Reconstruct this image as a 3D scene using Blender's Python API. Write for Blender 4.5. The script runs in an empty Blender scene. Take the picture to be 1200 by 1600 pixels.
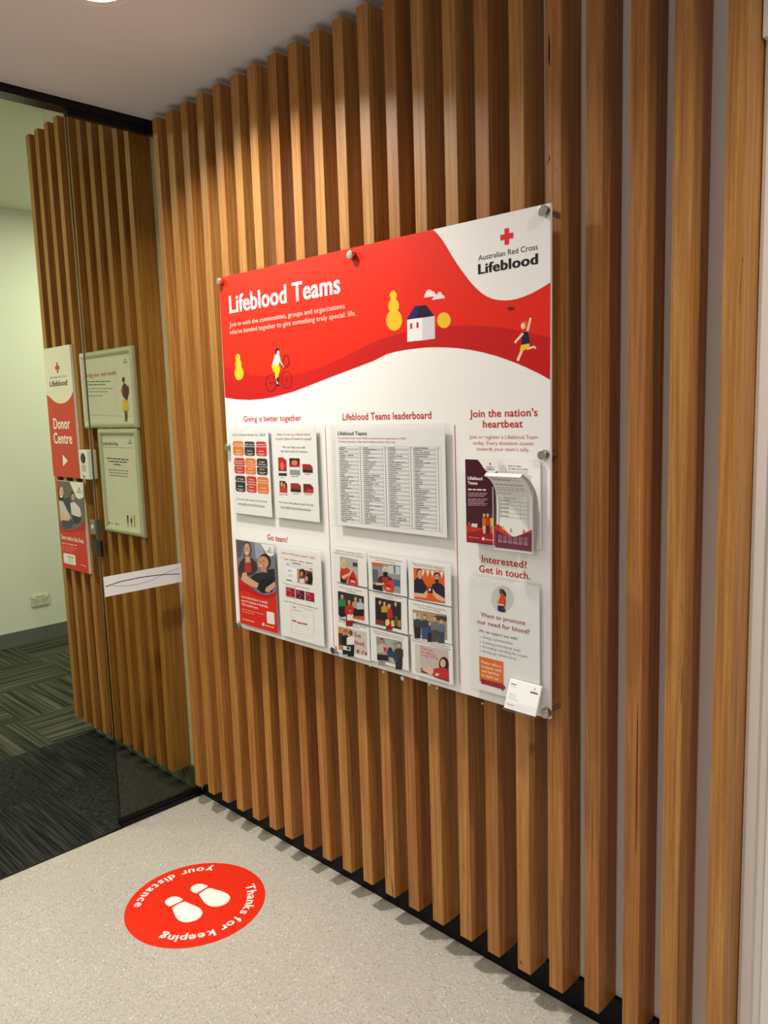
import bpy, bmesh, math, random
from mathutils import Vector, Matrix
random.seed(7)
SC = bpy.context.scene
COL = SC.collection

# ---------------------------------------------------------------- camera, world, lights, exposure
S = 1.56                      # metres per layout unit
ZF = -0.993                   # floor height in layout units (camera height is 0)
F = 1237.78
R = Matrix(((0.7106489972560152, -0.7001058089053432, -0.06949718725254425),
            (0.7028567468477454, 0.7021060292896946, 0.1141907047253101),
            (-0.031151181512498197, -0.12999607675639116, 0.9910250369785427)))
def W(x, y, z):
    return Vector((x * S, y * S, (z - ZF) * S))
cam = bpy.data.cameras.new('camera')
cam.sensor_fit = 'VERTICAL'; cam.sensor_height = 24.0; cam.sensor_width = 18.0
cam.lens = F / 1600 * 24.0
cam.clip_start = 0.02; cam.clip_end = 60
camo = bpy.data.objects.new('camera', cam); COL.objects.link(camo)
m3 = Matrix((R.col[0], R.col[2], -R.col[1])).transposed()
camo.matrix_world = Matrix.Translation(W(0, -1, 0)) @ m3.to_4x4()
SC.camera = camo

world = bpy.data.worlds.new('world'); SC.world = world
world.use_nodes = True
world.node_tree.nodes['Background'].inputs[0].default_value = (1.0, 0.985, 0.965, 1)
world.node_tree.nodes['Background'].inputs[1].default_value = 0.43
SC.view_settings.view_transform = 'Standard'
SC.view_settings.look = 'None'
SC.view_settings.gamma = 1.0
SC.view_settings.use_curve_mapping = False
SC.view_settings.exposure = 0.13
SC.cycles.transparent_max_bounces = 24
SC.cycles.max_bounces = 10
SC.cycles.sample_clamp_indirect = 6.0

# foyer downlights: x, y, watts ; donor-room ceiling panels: x, y, watts
WARM = (1.0, 0.95, 0.895)
DOWNLIGHTS = [(-1.276, -0.338, 20.0), (0.09, -0.342, 12.0), (-1.276, -1.9, 32.0), (0.09, -1.9, 5.0)]  # the last is an unseen fill lamp, added to brighten the right side
PANELS = [(-2.7, -1.1, 44.0), (-2.9, 0.75, 24.0)]
GREENISH = (0.95, 1.0, 0.76)
CEIL = 0.6835                 # foyer ceiling, layout units
FCEIL = 0.886                 # donor-room ceiling

# ---------------------------------------------------------------- colour and materials
def lin(c):
    c /= 255.0
    return c / 12.92 if c <= 0.04045 else ((c + 0.055) / 1.055) ** 2.4
def rgb(t):
    return (lin(t[0]), lin(t[1]), lin(t[2]), 1)
MATS = {}
def mat(name, col, rough=0.5, metal=0.0, spec=0.4, emit=None, coat=0.0):
    if name in MATS: return MATS[name]
    m = bpy.data.materials.new(name); m.use_nodes = True
    b = m.node_tree.nodes['Principled BSDF']
    b.inputs['Base Color'].default_value = rgb(col)
    b.inputs['Roughness'].default_value = rough
    b.inputs['Metallic'].default_value = metal
    b.inputs['Specular IOR Level'].default_value = spec
    b.inputs['Coat Weight'].default_value = coat
    if emit:
        b.inputs['Emission Color'].default_value = (emit[0], emit[1], emit[2], 1)
        b.inputs['Emission Strength'].default_value = emit[3]
    MATS[name] = m
    return m
def ink(col):
    col = tuple(int(c) for c in col)
    return mat('ink_%02x%02x%02x' % col, col, 0.42, 0, 0.25)
class NT:
    """small node-graph helper"""
    def __init__(s, m):
        s.t = m.node_tree; s.b = s.t.nodes['Principled BSDF']
    def n(s, kind, **kw):
        o = s.t.nodes.new(kind)
        for k, v in kw.items():
            if k.startswith('i_'):
                o.inputs[int(k[2:])].default_value = v
            else: setattr(o, k, v)
        return o
    def l(s, a, b): s.t.links.new(a, b)
    def math(s, op, a, b=None, c=None):
        o = s.n('ShaderNodeMath', operation=op)
        for i, v in enumerate((a, b, c)):
            if v is None: continue
            if isinstance(v, (int, float)): o.inputs[i].default_value = v
            else: s.l(v, o.inputs[i])
        return o.outputs[0]
    def ramp(s, fac, stops):
        o = s.n('ShaderNodeValToRGB'); e = o.color_ramp.elements
        while len(e) < len(stops): e.new(0.5)
        for el, (p, c) in zip(e, stops):
            el.position = p; el.color = rgb(c) if len(c) == 3 else c
        s.l(fac, o.inputs[0]); return o.outputs[0]
    def mix(s, fac, a, b, blend='MIX'):
        o = s.n('ShaderNodeMix', data_type='RGBA', blend_type=blend)
        if isinstance(fac, (int, float)): o.inputs[0].default_value = fac
        else: s.l(fac, o.inputs[0])
        for i, v in ((6, a), (7, b)):
            if isinstance(v, tuple): o.inputs[i].default_value = v
            else: s.l(v, o.inputs[i])
        return o.outputs[2]

def wood_material():
    m = mat('oiled_hardwood', (196, 140, 76), 0.42, 0, 0.35); g = NT(m)
    tc = g.n('ShaderNodeTexCoord'); oi = g.n('ShaderNodeObjectInfo')
    off = g.n('ShaderNodeVectorMath', operation='ADD')
    g.l(tc.outputs['Object'], off.inputs[0])
    cmb = g.n('ShaderNodeCombineXYZ')
    g.l(g.math('MULTIPLY', oi.outputs['Random'], 37.0), cmb.inputs[0])
    g.l(g.math('MULTIPLY', oi.outputs['Random'], 91.0), cmb.inputs[2])
    g.l(cmb.outputs[0], off.inputs[1])
    mp = g.n('ShaderNodeMapping'); g.l(off.outputs[0], mp.inputs[0]); mp.inputs['Scale'].default_value = (120, 120, 3.0)
    n1 = g.n('ShaderNodeTexNoise'); g.l(mp.outputs[0], n1.inputs['Vector'])
    n1.inputs['Scale'].default_value = 1.0; n1.inputs['Detail'].default_value = 5; n1.inputs['Distortion'].default_value = 0.4
    mp2 = g.n('ShaderNodeMapping'); g.l(off.outputs[0], mp2.inputs[0]); mp2.inputs['Scale'].default_value = (14, 14, 0.9)
    n2 = g.n('ShaderNodeTexNoise'); g.l(mp2.outputs[0], n2.inputs['Vector']); n2.inputs['Detail'].default_value = 3
    mp3 = g.n('ShaderNodeMapping'); g.l(off.outputs[0], mp3.inputs[0]); mp3.inputs['Scale'].default_value = (300, 300, 14)
    n3 = g.n('ShaderNodeTexNoise'); g.l(mp3.outputs[0], n3.inputs['Vector']); n3.inputs['Detail'].default_value = 2
    c1 = g.ramp(n1.outputs[0], [(0.30, WOOD[0]), (0.52, WOOD[1]), (0.72, WOOD[2])])
    c2 = g.mix(g.math('MULTIPLY', n2.outputs[0], 0.55), c1, rgb(WOOD[3]))
    # tone of each batten: from reddish brown to straw
    tone = g.ramp(oi.outputs['Random'], [(0.0, (0.86, 0.74, 0.66, 1)), (0.35, (1.0, 0.92, 0.84, 1)), (0.7, (1.0, 1.0, 0.92, 1)), (1.0, (1.08, 1.06, 1.0, 1))])
    c3 = g.mix(1.0, c2, tone, 'MULTIPLY')
    pores = g.ramp(n3.outputs[0], [(0.30, (0.62, 0.55, 0.5, 1)), (0.44, (1, 1, 1, 1))])
    c4 = g.mix(0.8, c3, pores, 'MULTIPLY')
    # sparse dark gum veins
    mp4 = g.n('ShaderNodeMapping'); g.l(off.outputs[0], mp4.inputs[0]); mp4.inputs['Scale'].default_value = (34, 34, 1.3)
    n4 = g.n('ShaderNodeTexNoise'); g.l(mp4.outputs[0], n4.inputs['Vector']); n4.inputs['Detail'].default_value = 6; n4.inputs['Distortion'].default_value = 1.2
    vein = g.ramp(n4.outputs[0], [(0.80, (0, 0, 0, 1)), (0.83, (1, 1, 1, 1))])
    c5 = g.mix(vein, c4, rgb((52, 26, 18)))
    g.l(c5, g.b.inputs['Base Color'])
    bp = g.n('ShaderNodeBump'); bp.inputs['Strength'].default_value = 0.12; bp.inputs['Distance'].default_value = 0.002
    g.l(n3.outputs[0], bp.inputs['Height']); g.l(bp.outputs[0], g.b.inputs['Normal'])
    return m
WOOD = [(146, 96, 44), (178, 126, 64), (200, 152, 88), (152, 98, 48)]
M_WOOD = wood_material()

def floor_material():
    m = mat('speckled_vinyl', (196, 186, 170), 0.5, 0, 0.35); g = NT(m)
    tc = g.n('ShaderNodeTexCoord')
    v = g.n('ShaderNodeTexVoronoi'); g.l(tc.outputs['Object'], v.inputs['Vector']); v.inputs['Scale'].default_value = 300
    sep = g.n('ShaderNodeSeparateColor'); g.l(v.outputs['Color'], sep.inputs[0])
    base = g.ramp(sep.outputs[0], [(0.0, (138, 130, 120)), (0.06, (176, 168, 157)), (0.5, (187, 179, 168)), (0.95, (196, 189, 179)), (1.0, (226, 222, 216))])
    n = g.n('ShaderNodeTexNoise'); g.l(tc.outputs['Object'], n.inputs['Vector']); n.inputs['Scale'].default_value = 3.0; n.inputs['Detail'].default_value = 4
    cl = g.ramp(n.outputs[0], [(0.3, (0.93, 0.93, 0.93, 1)), (0.7, (1, 1, 1, 1))])
    g.l(g.mix(1.0, base, cl, 'MULTIPLY'), g.b.inputs['Base Color'])
    return m
M_FLOOR = floor_material()

def carpet_material(name, tile, stripes, dark, light, noise_amt, dash):
    """carpet tiles laid quarter-turned, each with stripes of its own direction"""
    m = mat(name, dark, 0.95, 0, 0.1); g = NT(m)
    tc = g.n('ShaderNodeTexCoord'); sp = g.n('ShaderNodeSeparateXYZ'); g.l(tc.outputs['Object'], sp.inputs[0])
    ux = g.math('DIVIDE', sp.outputs[0], tile); uy = g.math('DIVIDE', sp.outputs[1], tile)
    fx = g.math('FLOOR', ux); fy = g.math('FLOOR', uy)
    par = g.math('MODULO', g.math('ABSOLUTE', g.math('ADD', fx, fy)), 2.0)
    a = g.math('ADD', g.math('MULTIPLY', par, ux), g.math('MULTIPLY', g.math('SUBTRACT', 1.0, par), uy))
    b = g.math('ADD', g.math('MULTIPLY', par, uy), g.math('MULTIPLY', g.math('SUBTRACT', 1.0, par), ux))
    cm = g.n('ShaderNodeCombineXYZ')
    g.l(g.math('MULTIPLY', a, stripes), cm.inputs[0]); ds = dash if not isinstance(dash, tuple) else g.math('ADD', dash[0], g.math('MULTIPLY', par, dash[1] - dash[0]))
    g.l(g.math('MULTIPLY', b, ds), cm.inputs[1])
    g.l(g.math('ADD', g.math('MULTIPLY', fx, 7.3), g.math('MULTIPLY', fy, 3.7)), cm.inputs[2])
    n = g.n('ShaderNodeTexNoise'); g.l(cm.outputs[0], n.inputs['Vector']); n.inputs['Scale'].default_value = 1.0; n.inputs['Detail'].default_value = 2
    n2 = g.n('ShaderNodeTexNoise'); g.l(tc.outputs['Object'], n2.inputs['Vector']); n2.inputs['Scale'].default_value = 320; n2.inputs['Detail'].default_value = 1
    f = g.math('ADD', n.outputs[0], g.math('MULTIPLY', g.math('SUBTRACT', n2.outputs[0], 0.5), noise_amt))
    g.l(g.ramp(f, [(0.34, dark), (0.50, tuple((p + q) / 2 for p, q in zip(dark, light))), (0.66, light)]), g.b.inputs['Base Color'])
    bp = g.n('ShaderNodeBump'); bp.inputs['Strength'].default_value = 0.5; bp.inputs['Distance'].default_value = 0.004
    g.l(f, bp.inputs['Height']); g.l(bp.outputs[0], g.b.inputs['Normal'])
    return m
M_CARPET = carpet_material('striped_carpet_tiles', 0.5, 26.0, (36, 38, 30), (86, 86, 71), 0.2, 0.5)
M_MAT = carpet_material('black_entry_matting', 0.5, 100.0, (17, 18, 17), (58, 60, 56), 0.25, (2.0, 24.0))

def paint(name, col, rough=0.75, spec=0.2, bump=0.05):
    m = mat(name, col, rough, 0, spec); g = NT(m)
    tc = g.n('ShaderNodeTexCoord'); n = g.n('ShaderNodeTexNoise'); g.l(tc.outputs['Object'], n.inputs['Vector'])
    n.inputs['Scale'].default_value = 140; n.inputs['Detail'].default_value = 3
    bp = g.n('ShaderNodeBump'); bp.inputs['Strength'].default_value = bump; bp.inputs['Distance'].default_value = 0.002
    g.l(n.outputs[0], bp.inputs['Height']); g.l(bp.outputs[0], g.b.inputs['Normal'])
    return m
M_WHITE = paint('white_wall_paint', (236, 232, 226))
M_CEIL = paint('matt_ceiling_paint', (226, 226, 230), 0.85)
M_GREENWALL = paint('pale_green_wall_paint', (222, 224, 200))
M_GLOSSWHITE = paint('gloss_white_trim_paint', (244, 241, 233), 0.25, 0.5, 0.03)
M_FAR = paint('grey_wall_paint', (150, 146, 140))
M_BLACK = mat('black_plinth_laminate', (8, 8, 9), 0.5, 0, 0.15)
M_BLACKMETAL = mat('black_powdercoat', (5, 5, 12), 0.3, 0, 0.25)
M_SKIRT = mat('charcoal_vinyl_skirting', (98, 104, 92), 0.5)
M_STEEL = mat('brushed_steel', (186, 182, 174), 0.30, 1.0)
M_PAPER = mat('white_paper', (238, 237, 233), 0.55, 0, 0.25)
M_BOARD = mat('frosted_acrylic_edge', (238, 226, 222), 0.25, 0, 0.4)
M_SNAP = mat('satin_aluminium_frame', (206, 210, 190), 0.35, 0.35)
M_PLASTIC = mat('ivory_plastic', (226, 224, 210), 0.35)
M_DARKPLASTIC = mat('dark_plastic', (36, 38, 34), 0.4)
M_GREYMETAL = mat('grey_metal', (138, 138, 132), 0.35, 0.6)

def clear_material(name, tint, gloss, refl, edge=0.0):
    m = bpy.data.materials.new(name); m.use_nodes = True; t = m.node_tree
    for n in list(t.nodes): t.nodes.remove(n)
    out = t.nodes.new('ShaderNodeOutputMaterial'); mx = t.nodes.new('ShaderNodeMixShader')
    tr = t.nodes.new('ShaderNodeBsdfTransparent'); gl = t.nodes.new('ShaderNodeBsdfGlossy')
    tr.inputs[0].default_value = (*tint, 1); gl.inputs['Roughness'].default_value = gloss
    lw = t.nodes.new('ShaderNodeLayerWeight'); lw.inputs[0].default_value = 0.5
    pw = t.nodes.new('ShaderNodeMath'); pw.operation = 'POWER'; pw.inputs[1].default_value = 4.0
    mp = t.nodes.new('ShaderNodeMapRange'); mp.inputs['To Min'].default_value = refl; mp.inputs['To Max'].default_value = 0.28
    t.links.new(lw.outputs['Facing'], pw.inputs[0]); t.links.new(pw.outputs[0], mp.inputs[0]); t.links.new(mp.outputs[0], mx.inputs[0])
    t.links.new(tr.outputs[0], mx.inputs[1]); t.links.new(gl.outputs[0], mx.inputs[2]); t.links.new(mx.outputs[0], out.inputs[0])
    MATS[name] = m
    return m
M_GLASS = clear_material('tinted_door_glass', (0.86, 0.86, 0.77), 0.02, 0.03)
M_GLASSEDGE = mat('polished_glass_edge', (14, 20, 18), 0.12, 0, 0.6)
M_ACRYLIC = clear_material('clear_acrylic', (0.995, 0.995, 0.995), 0.06, 0.02)
M_ACRYLICEDGE = mat('acrylic_edge', (214, 214, 210), 0.2, 0, 0.6)

# ---------------------------------------------------------------- mesh helpers
def tag(o, label=None, cat=None, group=None, kind=None):
    if label: o['label'] = label
    if cat: o['category'] = cat
    if group: o['group'] = group
    if kind: o['kind'] = kind
    return o
def empty(name, base):
    o = bpy.data.objects.new(name, None); o.location = base; o.empty_display_size = 0.05
    COL.objects.link(o); return o
class MB:
    """collects polygons in metres and links them as one mesh object"""
    def __init__(s): s.v = []; s.f = []; s.m = []; s.mats = []; s.smooth = []
    def mi(s, m):
        if m not in s.mats: s.mats.append(m)
        return s.mats.index(m)
    def add(s, vs, fs, m, smooth=False):
        o = len(s.v); s.v += [Vector(v) for v in vs]; k = s.mi(m)
        for f in fs:
            s.f.append([i + o for i in f]); s.m.append(k); s.smooth.append(smooth)
    def box(s, x0, x1, y0, y1, z0, z1, m):
        vs = [W(x, y, z) for z in (z0, z1) for x, y in ((x0, y0), (x1, y0), (x1, y1), (x0, y1))]
        s.add(vs, [(3, 2, 1, 0), (4, 5, 6, 7), (0, 1, 5, 4), (1, 2, 6, 5), (2, 3, 7, 6), (3, 0, 4, 7)], m)
    def rbox(s, x0, x1, y0, y1, z0, z1, m, r):
        """box with its edges bevelled"""
        bm = bmesh.new(); bmesh.ops.create_cube(bm, size=1.0)
        c = (W(x0, y0, z0) + W(x1, y1, z1)) / 2; d = W(x1, y1, z1) - W(x0, y0, z0)
        for v in bm.verts: v.co = Vector((v.co.x * d.x, v.co.y * d.y, v.co.z * d.z)) + c
        bmesh.ops.bevel(bm, geom=list(bm.edges), offset=r, segments=2, affect='EDGES', profile=0.5)
        bm.verts.index_update()
        s.add([v.co.copy() for v in bm.verts], [[v.index for v in f.verts] for f in bm.faces], m); bm.free()
    def prism(s, prof, a0, a1, m, axis='x'):
        """profile of (y,z) along x, or of (x,y) along z; layout units"""
        n = len(prof); P = []
        for a in (a0, a1):
            for p, q in prof:
                P.append(W(a, p, q) if axis == 'x' else W(p, q, a))
        s.add(P, [tuple(range(n))[::-1], tuple(range(n, 2 * n))] + [(i, (i + 1) % n, n + (i + 1) % n, n + i) for i in range(n)], m)
    def lathe(s, c, axis, prof, m, n=28, smooth=True):
        """profile of (radius, distance along axis) in metres about centre c"""
        ax = Vector(axis).normalized(); a = ax.orthogonal().normalized(); b = ax.cross(a)
        P = []; Fs = []
        for r, h in prof:
            for i in range(n):
                t = 2 * math.pi * i / n
                P.append(c + ax * h + (a * math.cos(t) + b * math.sin(t)) * r)
        k = len(prof)
        for j in range(k - 1):
            for i in range(n):
                Fs.append((j * n + i, j * n + (i + 1) % n, (j + 1) * n + (i + 1) % n, (j + 1) * n + i))
        s.add(P, Fs, m, smooth)
        s.add([P[i] for i in range(n)], [tuple(range(n))[::-1]], m)
        s.add([P[(k - 1) * n + i] for i in range(n)], [tuple(range(n))], m)
    def build(s, name, parent=None, origin=None):
        me = bpy.data.meshes.new(name)
        if origin is None:
            lo = [min(v[i] for v in s.v) for i in range(3)]; hi = [max(v[i] for v in s.v) for i in range(3)]
            origin = Vector(((lo[0] + hi[0]) / 2, (lo[1] + hi[1]) / 2, lo[2]))
        me.from_pydata([v - origin for v in s.v], [], s.f)
        for m in s.mats: me.materials.append(m)
        me.polygons.foreach_set('material_index', s.m)
        me.polygons.foreach_set('use_smooth', s.smooth)
        me.update()
        o = bpy.data.objects.new(name, me); COL.objects.link(o)
        if parent:
            o.parent = parent
            o.location = origin - parent.location
        else: o.location = origin
        return o
def ray(px, py):
    return R @ Vector(((px - 600) / F, 1.0, -(py - 800) / F))
def hit(px, py, axis, val):
    """the point of a real plane (layout units) that shows at a pixel of the photograph"""
    d = ray(px, py); C = Vector((0, -1, 0)); t = (val - C[axis]) / d[axis]
    return C + d * t
def crop(x0, y0, k):
    return lambda x, y: (x0 + x / k, y0 + y / k)
EPS = 0.00009
class Print(MB):
    """ink on a flat printed face in the plane y = y0 (layout units), measured off the photograph"""
    def __init__(s, y0, cv=None):
        super().__init__(); s.y0 = y0; s.cv = cv or (lambda x, y: (x, y))
    def xz(s, x, y):
        p = hit(*s.cv(x, y), 1, s.y0); return p.x, p.z
    def at(s, x, z, L): return W(x, s.y0 - (L + 0.9 * (len(s.f) % 60) / 60) * EPS, z)
    def poly(s, pts, col, L=1):
        q = [s.xz(*p) for p in pts]
        s.add([s.at(x, z, L) for x, z in q], [tuple(range(len(q)))], ink(col))
    def rect(s, x0, x1, z0, z1, col, L=0):
        m = col if not isinstance(col, tuple) else ink(col)
        s.add([s.at(*p, L) for p in ((x0, z0), (x1, z0), (x1, z1), (x0, z1))], [(0, 1, 2, 3)], m)
    def ell(s, cx, cy, rx, ry, col, L=1, a0=0, a1=360, n=24):
        s.poly([(cx + rx * math.cos(math.radians(a0 + (a1 - a0) * i / n)), cy + ry * math.sin(math.radians(a0 + (a1 - a0) * i / n))) for i in range(n)], col, L)
    def line(s, pts, w, col, L=1):
        q = [Vector(p) for p in pts]; up = []; dn = []
        for i, p in enumerate(q):
            d = (q[min(i + 1, len(q) - 1)] - q[max(i - 1, 0)]).normalized(); n = Vector((-d.y, d.x)) * w / 2
            up.append(p + n); dn.append(p - n)
        for i in range(len(q) - 1):
            s.poly([up[i], up[i + 1], dn[i + 1], dn[i]], col, L)
    def ring(s, cx, cy, rx, ry, w, col, L=1, n=28):
        s.line([(cx + rx * math.cos(2 * math.pi * i / n), cy + ry * math.sin(2 * math.pi * i / n)) for i in range(n + 1)], w, col, L)
    def rrect(s, q, r, col, L=1):
        """rounded quad through four measured corners (tl, tr, br, bl)"""
        q = [Vector(p) for p in q]; out = []
        for i in range(4):
            c = q[i]; a = (q[i - 1] - c).normalized() * r; b = (q[(i + 1) % 4] - c).normalized() * r
            for t in (0, 0.33, 0.67, 1):
                out.append(c + a * (1 - t) ** 2 + b * t ** 2)
        s.poly(out, col, L)
    def cross(s, cx, cy, half, col, L=1):
        x0, z0 = s.xz(cx, cy); h = abs(s.xz(cx + half, cy)[0] - x0); w = h / 2.9
        pts = [(-w, h), (w, h), (w, w), (h, w), (h, -w), (w, -w), (w, -h), (-w, -h), (-w, -w), (-h, -w), (-h, w), (-w, w)]
        s.add([s.at(x0 + a, z0 + b, L) for a, b in pts], [tuple(range(12))], ink(col))
    def text(s, body, p0, p1, cap, col, bold=0.0, L=2, res=2):
        """a line of lettering from baseline start p0 to baseline end p1, cap = capital height in the same pixels"""
        vs, fs, w, ch = glyphs(body, bold, res)
        x0, z0 = s.xz(*p0); x1, z1 = s.xz(*p1); zt = s.xz(p0[0], p0[1] - cap)[1]
        z0b = z0; sx = (x1 - x0) / w; sz = (zt - z0) / ch
        sl = (z1 - z0) / w
        if abs(z1 - z0) < 0.006: sl = 0; z0b = (z0 + z1) / 2
        s.add([s.at(x0 + a * sx, z0b + sl * a + b * sz, L + k) for a, b, k in vs], fs, ink(col))
    def bars(s, p0, p1, h, col, L=2, words=4, seed=0):
        """a line of print too small to read: a run of word-length strokes"""
        rnd = random.Random(seed * 31 + words); a = Vector(p0); d = Vector(p1) - a
        cuts = [0]; 
        for i in range(words): cuts.append(cuts[-1] + 0.6 + rnd.random())
        n = cuts[-1]
        for i in range(words):
            u0 = cuts[i] / n; u1 = cuts[i + 1] / n - 0.18 / n
            q0 = a + d * u0; q1 = a + d * u1
            s.poly([q0 + Vector((0, -h)), q1 + Vector((0, -h)), q1, q0], col, L)
    def face(s, x, y, rx, ry, L=6, tilt=0.0):
        """eyes, nose shade and mouth on a small printed face"""
        c, t = math.cos(tilt), math.sin(tilt)
        P = lambda u, v: (x + u * rx * c - v * ry * t, y + u * rx * t + v * ry * c)
        for e in (-0.38, 0.38):
            s.ell(*P(e, -0.12), rx * .13, ry * .07, (52, 34, 30), L, n=8); s.line([P(e - .2, -.30), P(e + .2, -.31)], ry * .06, (70, 46, 38), L)
        s.line([P(-.02, -.02), P(.10, .22), P(-.06, .25)], rx * .08, (168, 112, 90), L); s.line([P(-.32, .50), P(0, .58), P(.32, .50)], ry * .10, (160, 70, 66), L)
    def figure(s, x, y, h, shirt, skin, hair, L=4, long_hair=False, legs=None):
        """a small printed person: x,y = chin, h = head height"""
        w = h * 0.36
        if long_hair: s.poly([(x - w * 1.3, y - h * .7), (x + w * 1.3, y - h * .7), (x + w * 1.5, y + h * .5), (x - w * 1.5, y + h * .5)], hair, L)
        s.poly([(x - w * .5, y), (x + w * .5, y), (x + w * 1.2, y + h * .3), (x + w * 2.6, y + h * .6), (x + w * 2.7, y + h * 2.2), (x - w * 2.7, y + h * 2.2), (x - w * 2.6, y + h * .6), (x - w * 1.2, y + h * .3)], shirt, L + 1)
        if legs: s.poly([(x - w * 2.2, y + h * 2.2), (x + w * 2.2, y + h * 2.2), (x + w * 2, y + h * 5), (x - w * 2, y + h * 5)], legs, L + 1)
        s.poly([(x - w * .45, y - h * .2), (x + w * .45, y - h * .2), (x + w * .45, y + h * .25), (x - w * .45, y + h * .25)], skin, L + 2)
        s.ell(x, y - h * .58, w * 1.12, h * .52, hair, L + 2, n=16)
        s.ell(x, y - h * .42, w, h * .44, skin, L + 3, n=16); s.face(x, y - h * .42, w, h * .44, L + 4)
GLYPHS = {}
def glyphs(body, bold=0.0, res=2):
    key = (body, bold, res)
    if key in GLYPHS: return GLYPHS[key]
    cu = bpy.data.curves.new('lettering', 'FONT'); cu.body = body; cu.size = 1.0
    cu.offset = min(bold, 0.012); cu.resolution_u = res; cu.fill_mode = 'FRONT'; cu.space_character = 1.0 + 2.0 * bold
    o = bpy.data.objects.new('lettering', cu); COL.objects.link(o)
    dg = bpy.context.evaluated_depsgraph_get(); me = bpy.data.meshes.new_from_object(o.evaluated_get(dg))
    vs = [(v.co.x, v.co.y, 0.0) for v in me.vertices]; fs = [tuple(p.vertices) for p in me.polygons]
    if bold > 0.012:
        n = len(vs); d = bold - 0.012; base = list(vs); bf = list(fs); vs = []; fs = []
        for k, sh in enumerate((-d, 0.0, d)):
            vs += [(a + sh, c, 0.3 * k) for a, c, _ in base]; fs += [tuple(i + n * k for i in f) for f in bf]
    bpy.data.objects.remove(o); bpy.data.curves.remove(cu); bpy.data.meshes.remove(me)
    lo = min(v[0] for v in vs); hi = max(v[0] for v in vs)
    vs = [(a - lo, b, k) for a, b, k in vs]
    GLYPHS[key] = (vs, fs, hi - lo, 0.70)
    return GLYPHS[key]

# ---------------------------------------------------------------- the setting
GX = -1.747            # glass line
DEP = 0.0533           # batten depth: the wall stands this far behind the batten fronts
ZB = -0.9353           # batten bottoms
ZT = 0.670             # batten tops
def struct(name, mb): return tag(mb.build(name), kind='structure')
b = MB(); b.box(GX, 1.6, -3.2, DEP, ZF - 0.04, ZF, M_FLOOR)
M_SEAM = mat('welded_seam', (150, 140, 122), 0.6)
b.add([W(-1.5805, -0.56, ZF + 0.0001), W(-1.5795, -0.56, ZF + 0.0001), W(-1.5626, -0.384, ZF + 0.0001), W(-1.5636, -0.384, ZF + 0.0001)], [(0, 1, 2, 3)], M_SEAM); struct('floor', b)
b = MB(); b.box(-3.57, GX - 0.003, -2.4, 1.6, ZF - 0.04, ZF, M_CARPET); o = struct('floor_carpet', b)
b = MB(); b.box(-2.379, GX - 0.004, -2.4, 0.046, ZF, ZF + 0.0018, M_MAT)
tag(b.build('entry_mat'), 'black ribbed entry matting laid inside the glass doorway', 'mat')
b = MB(); b.box(GX - 0.042, 1.6, -3.2, DEP + 0.06, CEIL, CEIL + 0.03, M_CEIL); struct('ceiling', b)
b = MB(); b.box(-3.60, GX - 0.042, -2.4, 1.6, FCEIL, FCEIL + 0.03, M_GREENWALL); struct('ceiling_donor_room', b)
b = MB(); b.box(-2.405, 1.6, DEP, DEP + 0.06, ZF, FCEIL, M_WHITE); struct('wall_back', b)
b = MB(); b.box(-3.62, -3.57, -2.4, 1.6, ZF, FCEIL, M_GREENWALL); struct('wall_left', b)
b = MB(); b.box(-3.57, -2.0, 1.6, 1.65, ZF, FCEIL, M_GREENWALL); struct('wall_corridor_end', b)
b = MB(); b.box(-3.57, GX - 0.05, -2.45, -2.4, ZF, FCEIL, M_GREENWALL); struct('wall_donor_room', b)
b = MB(); b.box(GX - 0.042, GX - 0.02, -3.2, DEP, CEIL + 0.03, FCEIL, M_WHITE); struct('wall_over_door', b)
b = MB(); b.box(GX - 0.042, GX, -3.2, -0.82, ZF, CEIL, M_FAR); struct('wall_unseen_by_door', b)  # out of view; lengthened to keep foyer light off the far battens
# black recessed plinth under the battens, charcoal skirtings in the donor room
b = MB(); b.box(GX, 1.6, 0.045, DEP, ZF, ZB + 0.001, M_BLACK); struct('baseboard_back', b)
b = MB(); b.box(-2.402, GX - 0.026, 0.0465, DEP, ZF, ZB + 0.004, M_SKIRT); struct('baseboard_donor_room', b)
b = MB(); b.prism([(-3.57, -2.4), (-3.563, -2.4), (-3.563, 1.6), (-3.57, 1.6)], ZF, -0.929, M_SKIRT, 'z'); struct('baseboard_left', b)
# head beam over the glass line
b = MB(); b.box(GX - 0.04, GX, -0.82, DEP, 0.6655, CEIL, M_BLACKMETAL); struct('trim_1', b)
# thin dark threshold between the vinyl and the matting
b = MB(); b.box(GX - 0.004, GX + 0.001, -0.82, -0.181, ZF, ZF + 0.0022, M_BLACKMETAL); struct('trim_2', b)

# fixed glass side panel
win = empty('window_1', W(GX - 0.01, -0.07, ZF)); tag(win, kind='structure')
GY = -0.1805
b = MB(); b.box(GX - 0.0125, GX - 0.0075, GY + 0.0012, 0.0445, ZF + 0.010, 0.664, M_GLASS); b.build('glass_pane', win)
b = MB(); b.box(GX - 0.0125, GX - 0.0075, GY - 0.0006, GY + 0.0012, ZF + 0.003, 0.664, M_GLASSEDGE); b.build('pane_edge', win)
b = MB(); b.box(GX - 0.0245, GX, GY, 0.045, ZF, ZF + 0.0125, M_BLACKMETAL); b.box(GX - 0.019, GX - 0.003, GY + 0.001, 0.045, ZF + 0.0125, ZF + 0.0185, M_BLACKMETAL)
b.build('floor_channel', win)
b = MB(); b.box(GX - 0.018, GX - 0.002, GY, 0.045, 0.6525, 0.6652, M_BLACKMETAL); b.build('head_channel', win)
class Strip(MB):
    """print on the glass, in the plane x = x0"""
    def at(s, px, py, L): p = hit(px, py, 0, GX - 0.0072); return W(GX - 0.0070 + L * EPS, p.y, p.z)
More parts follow.
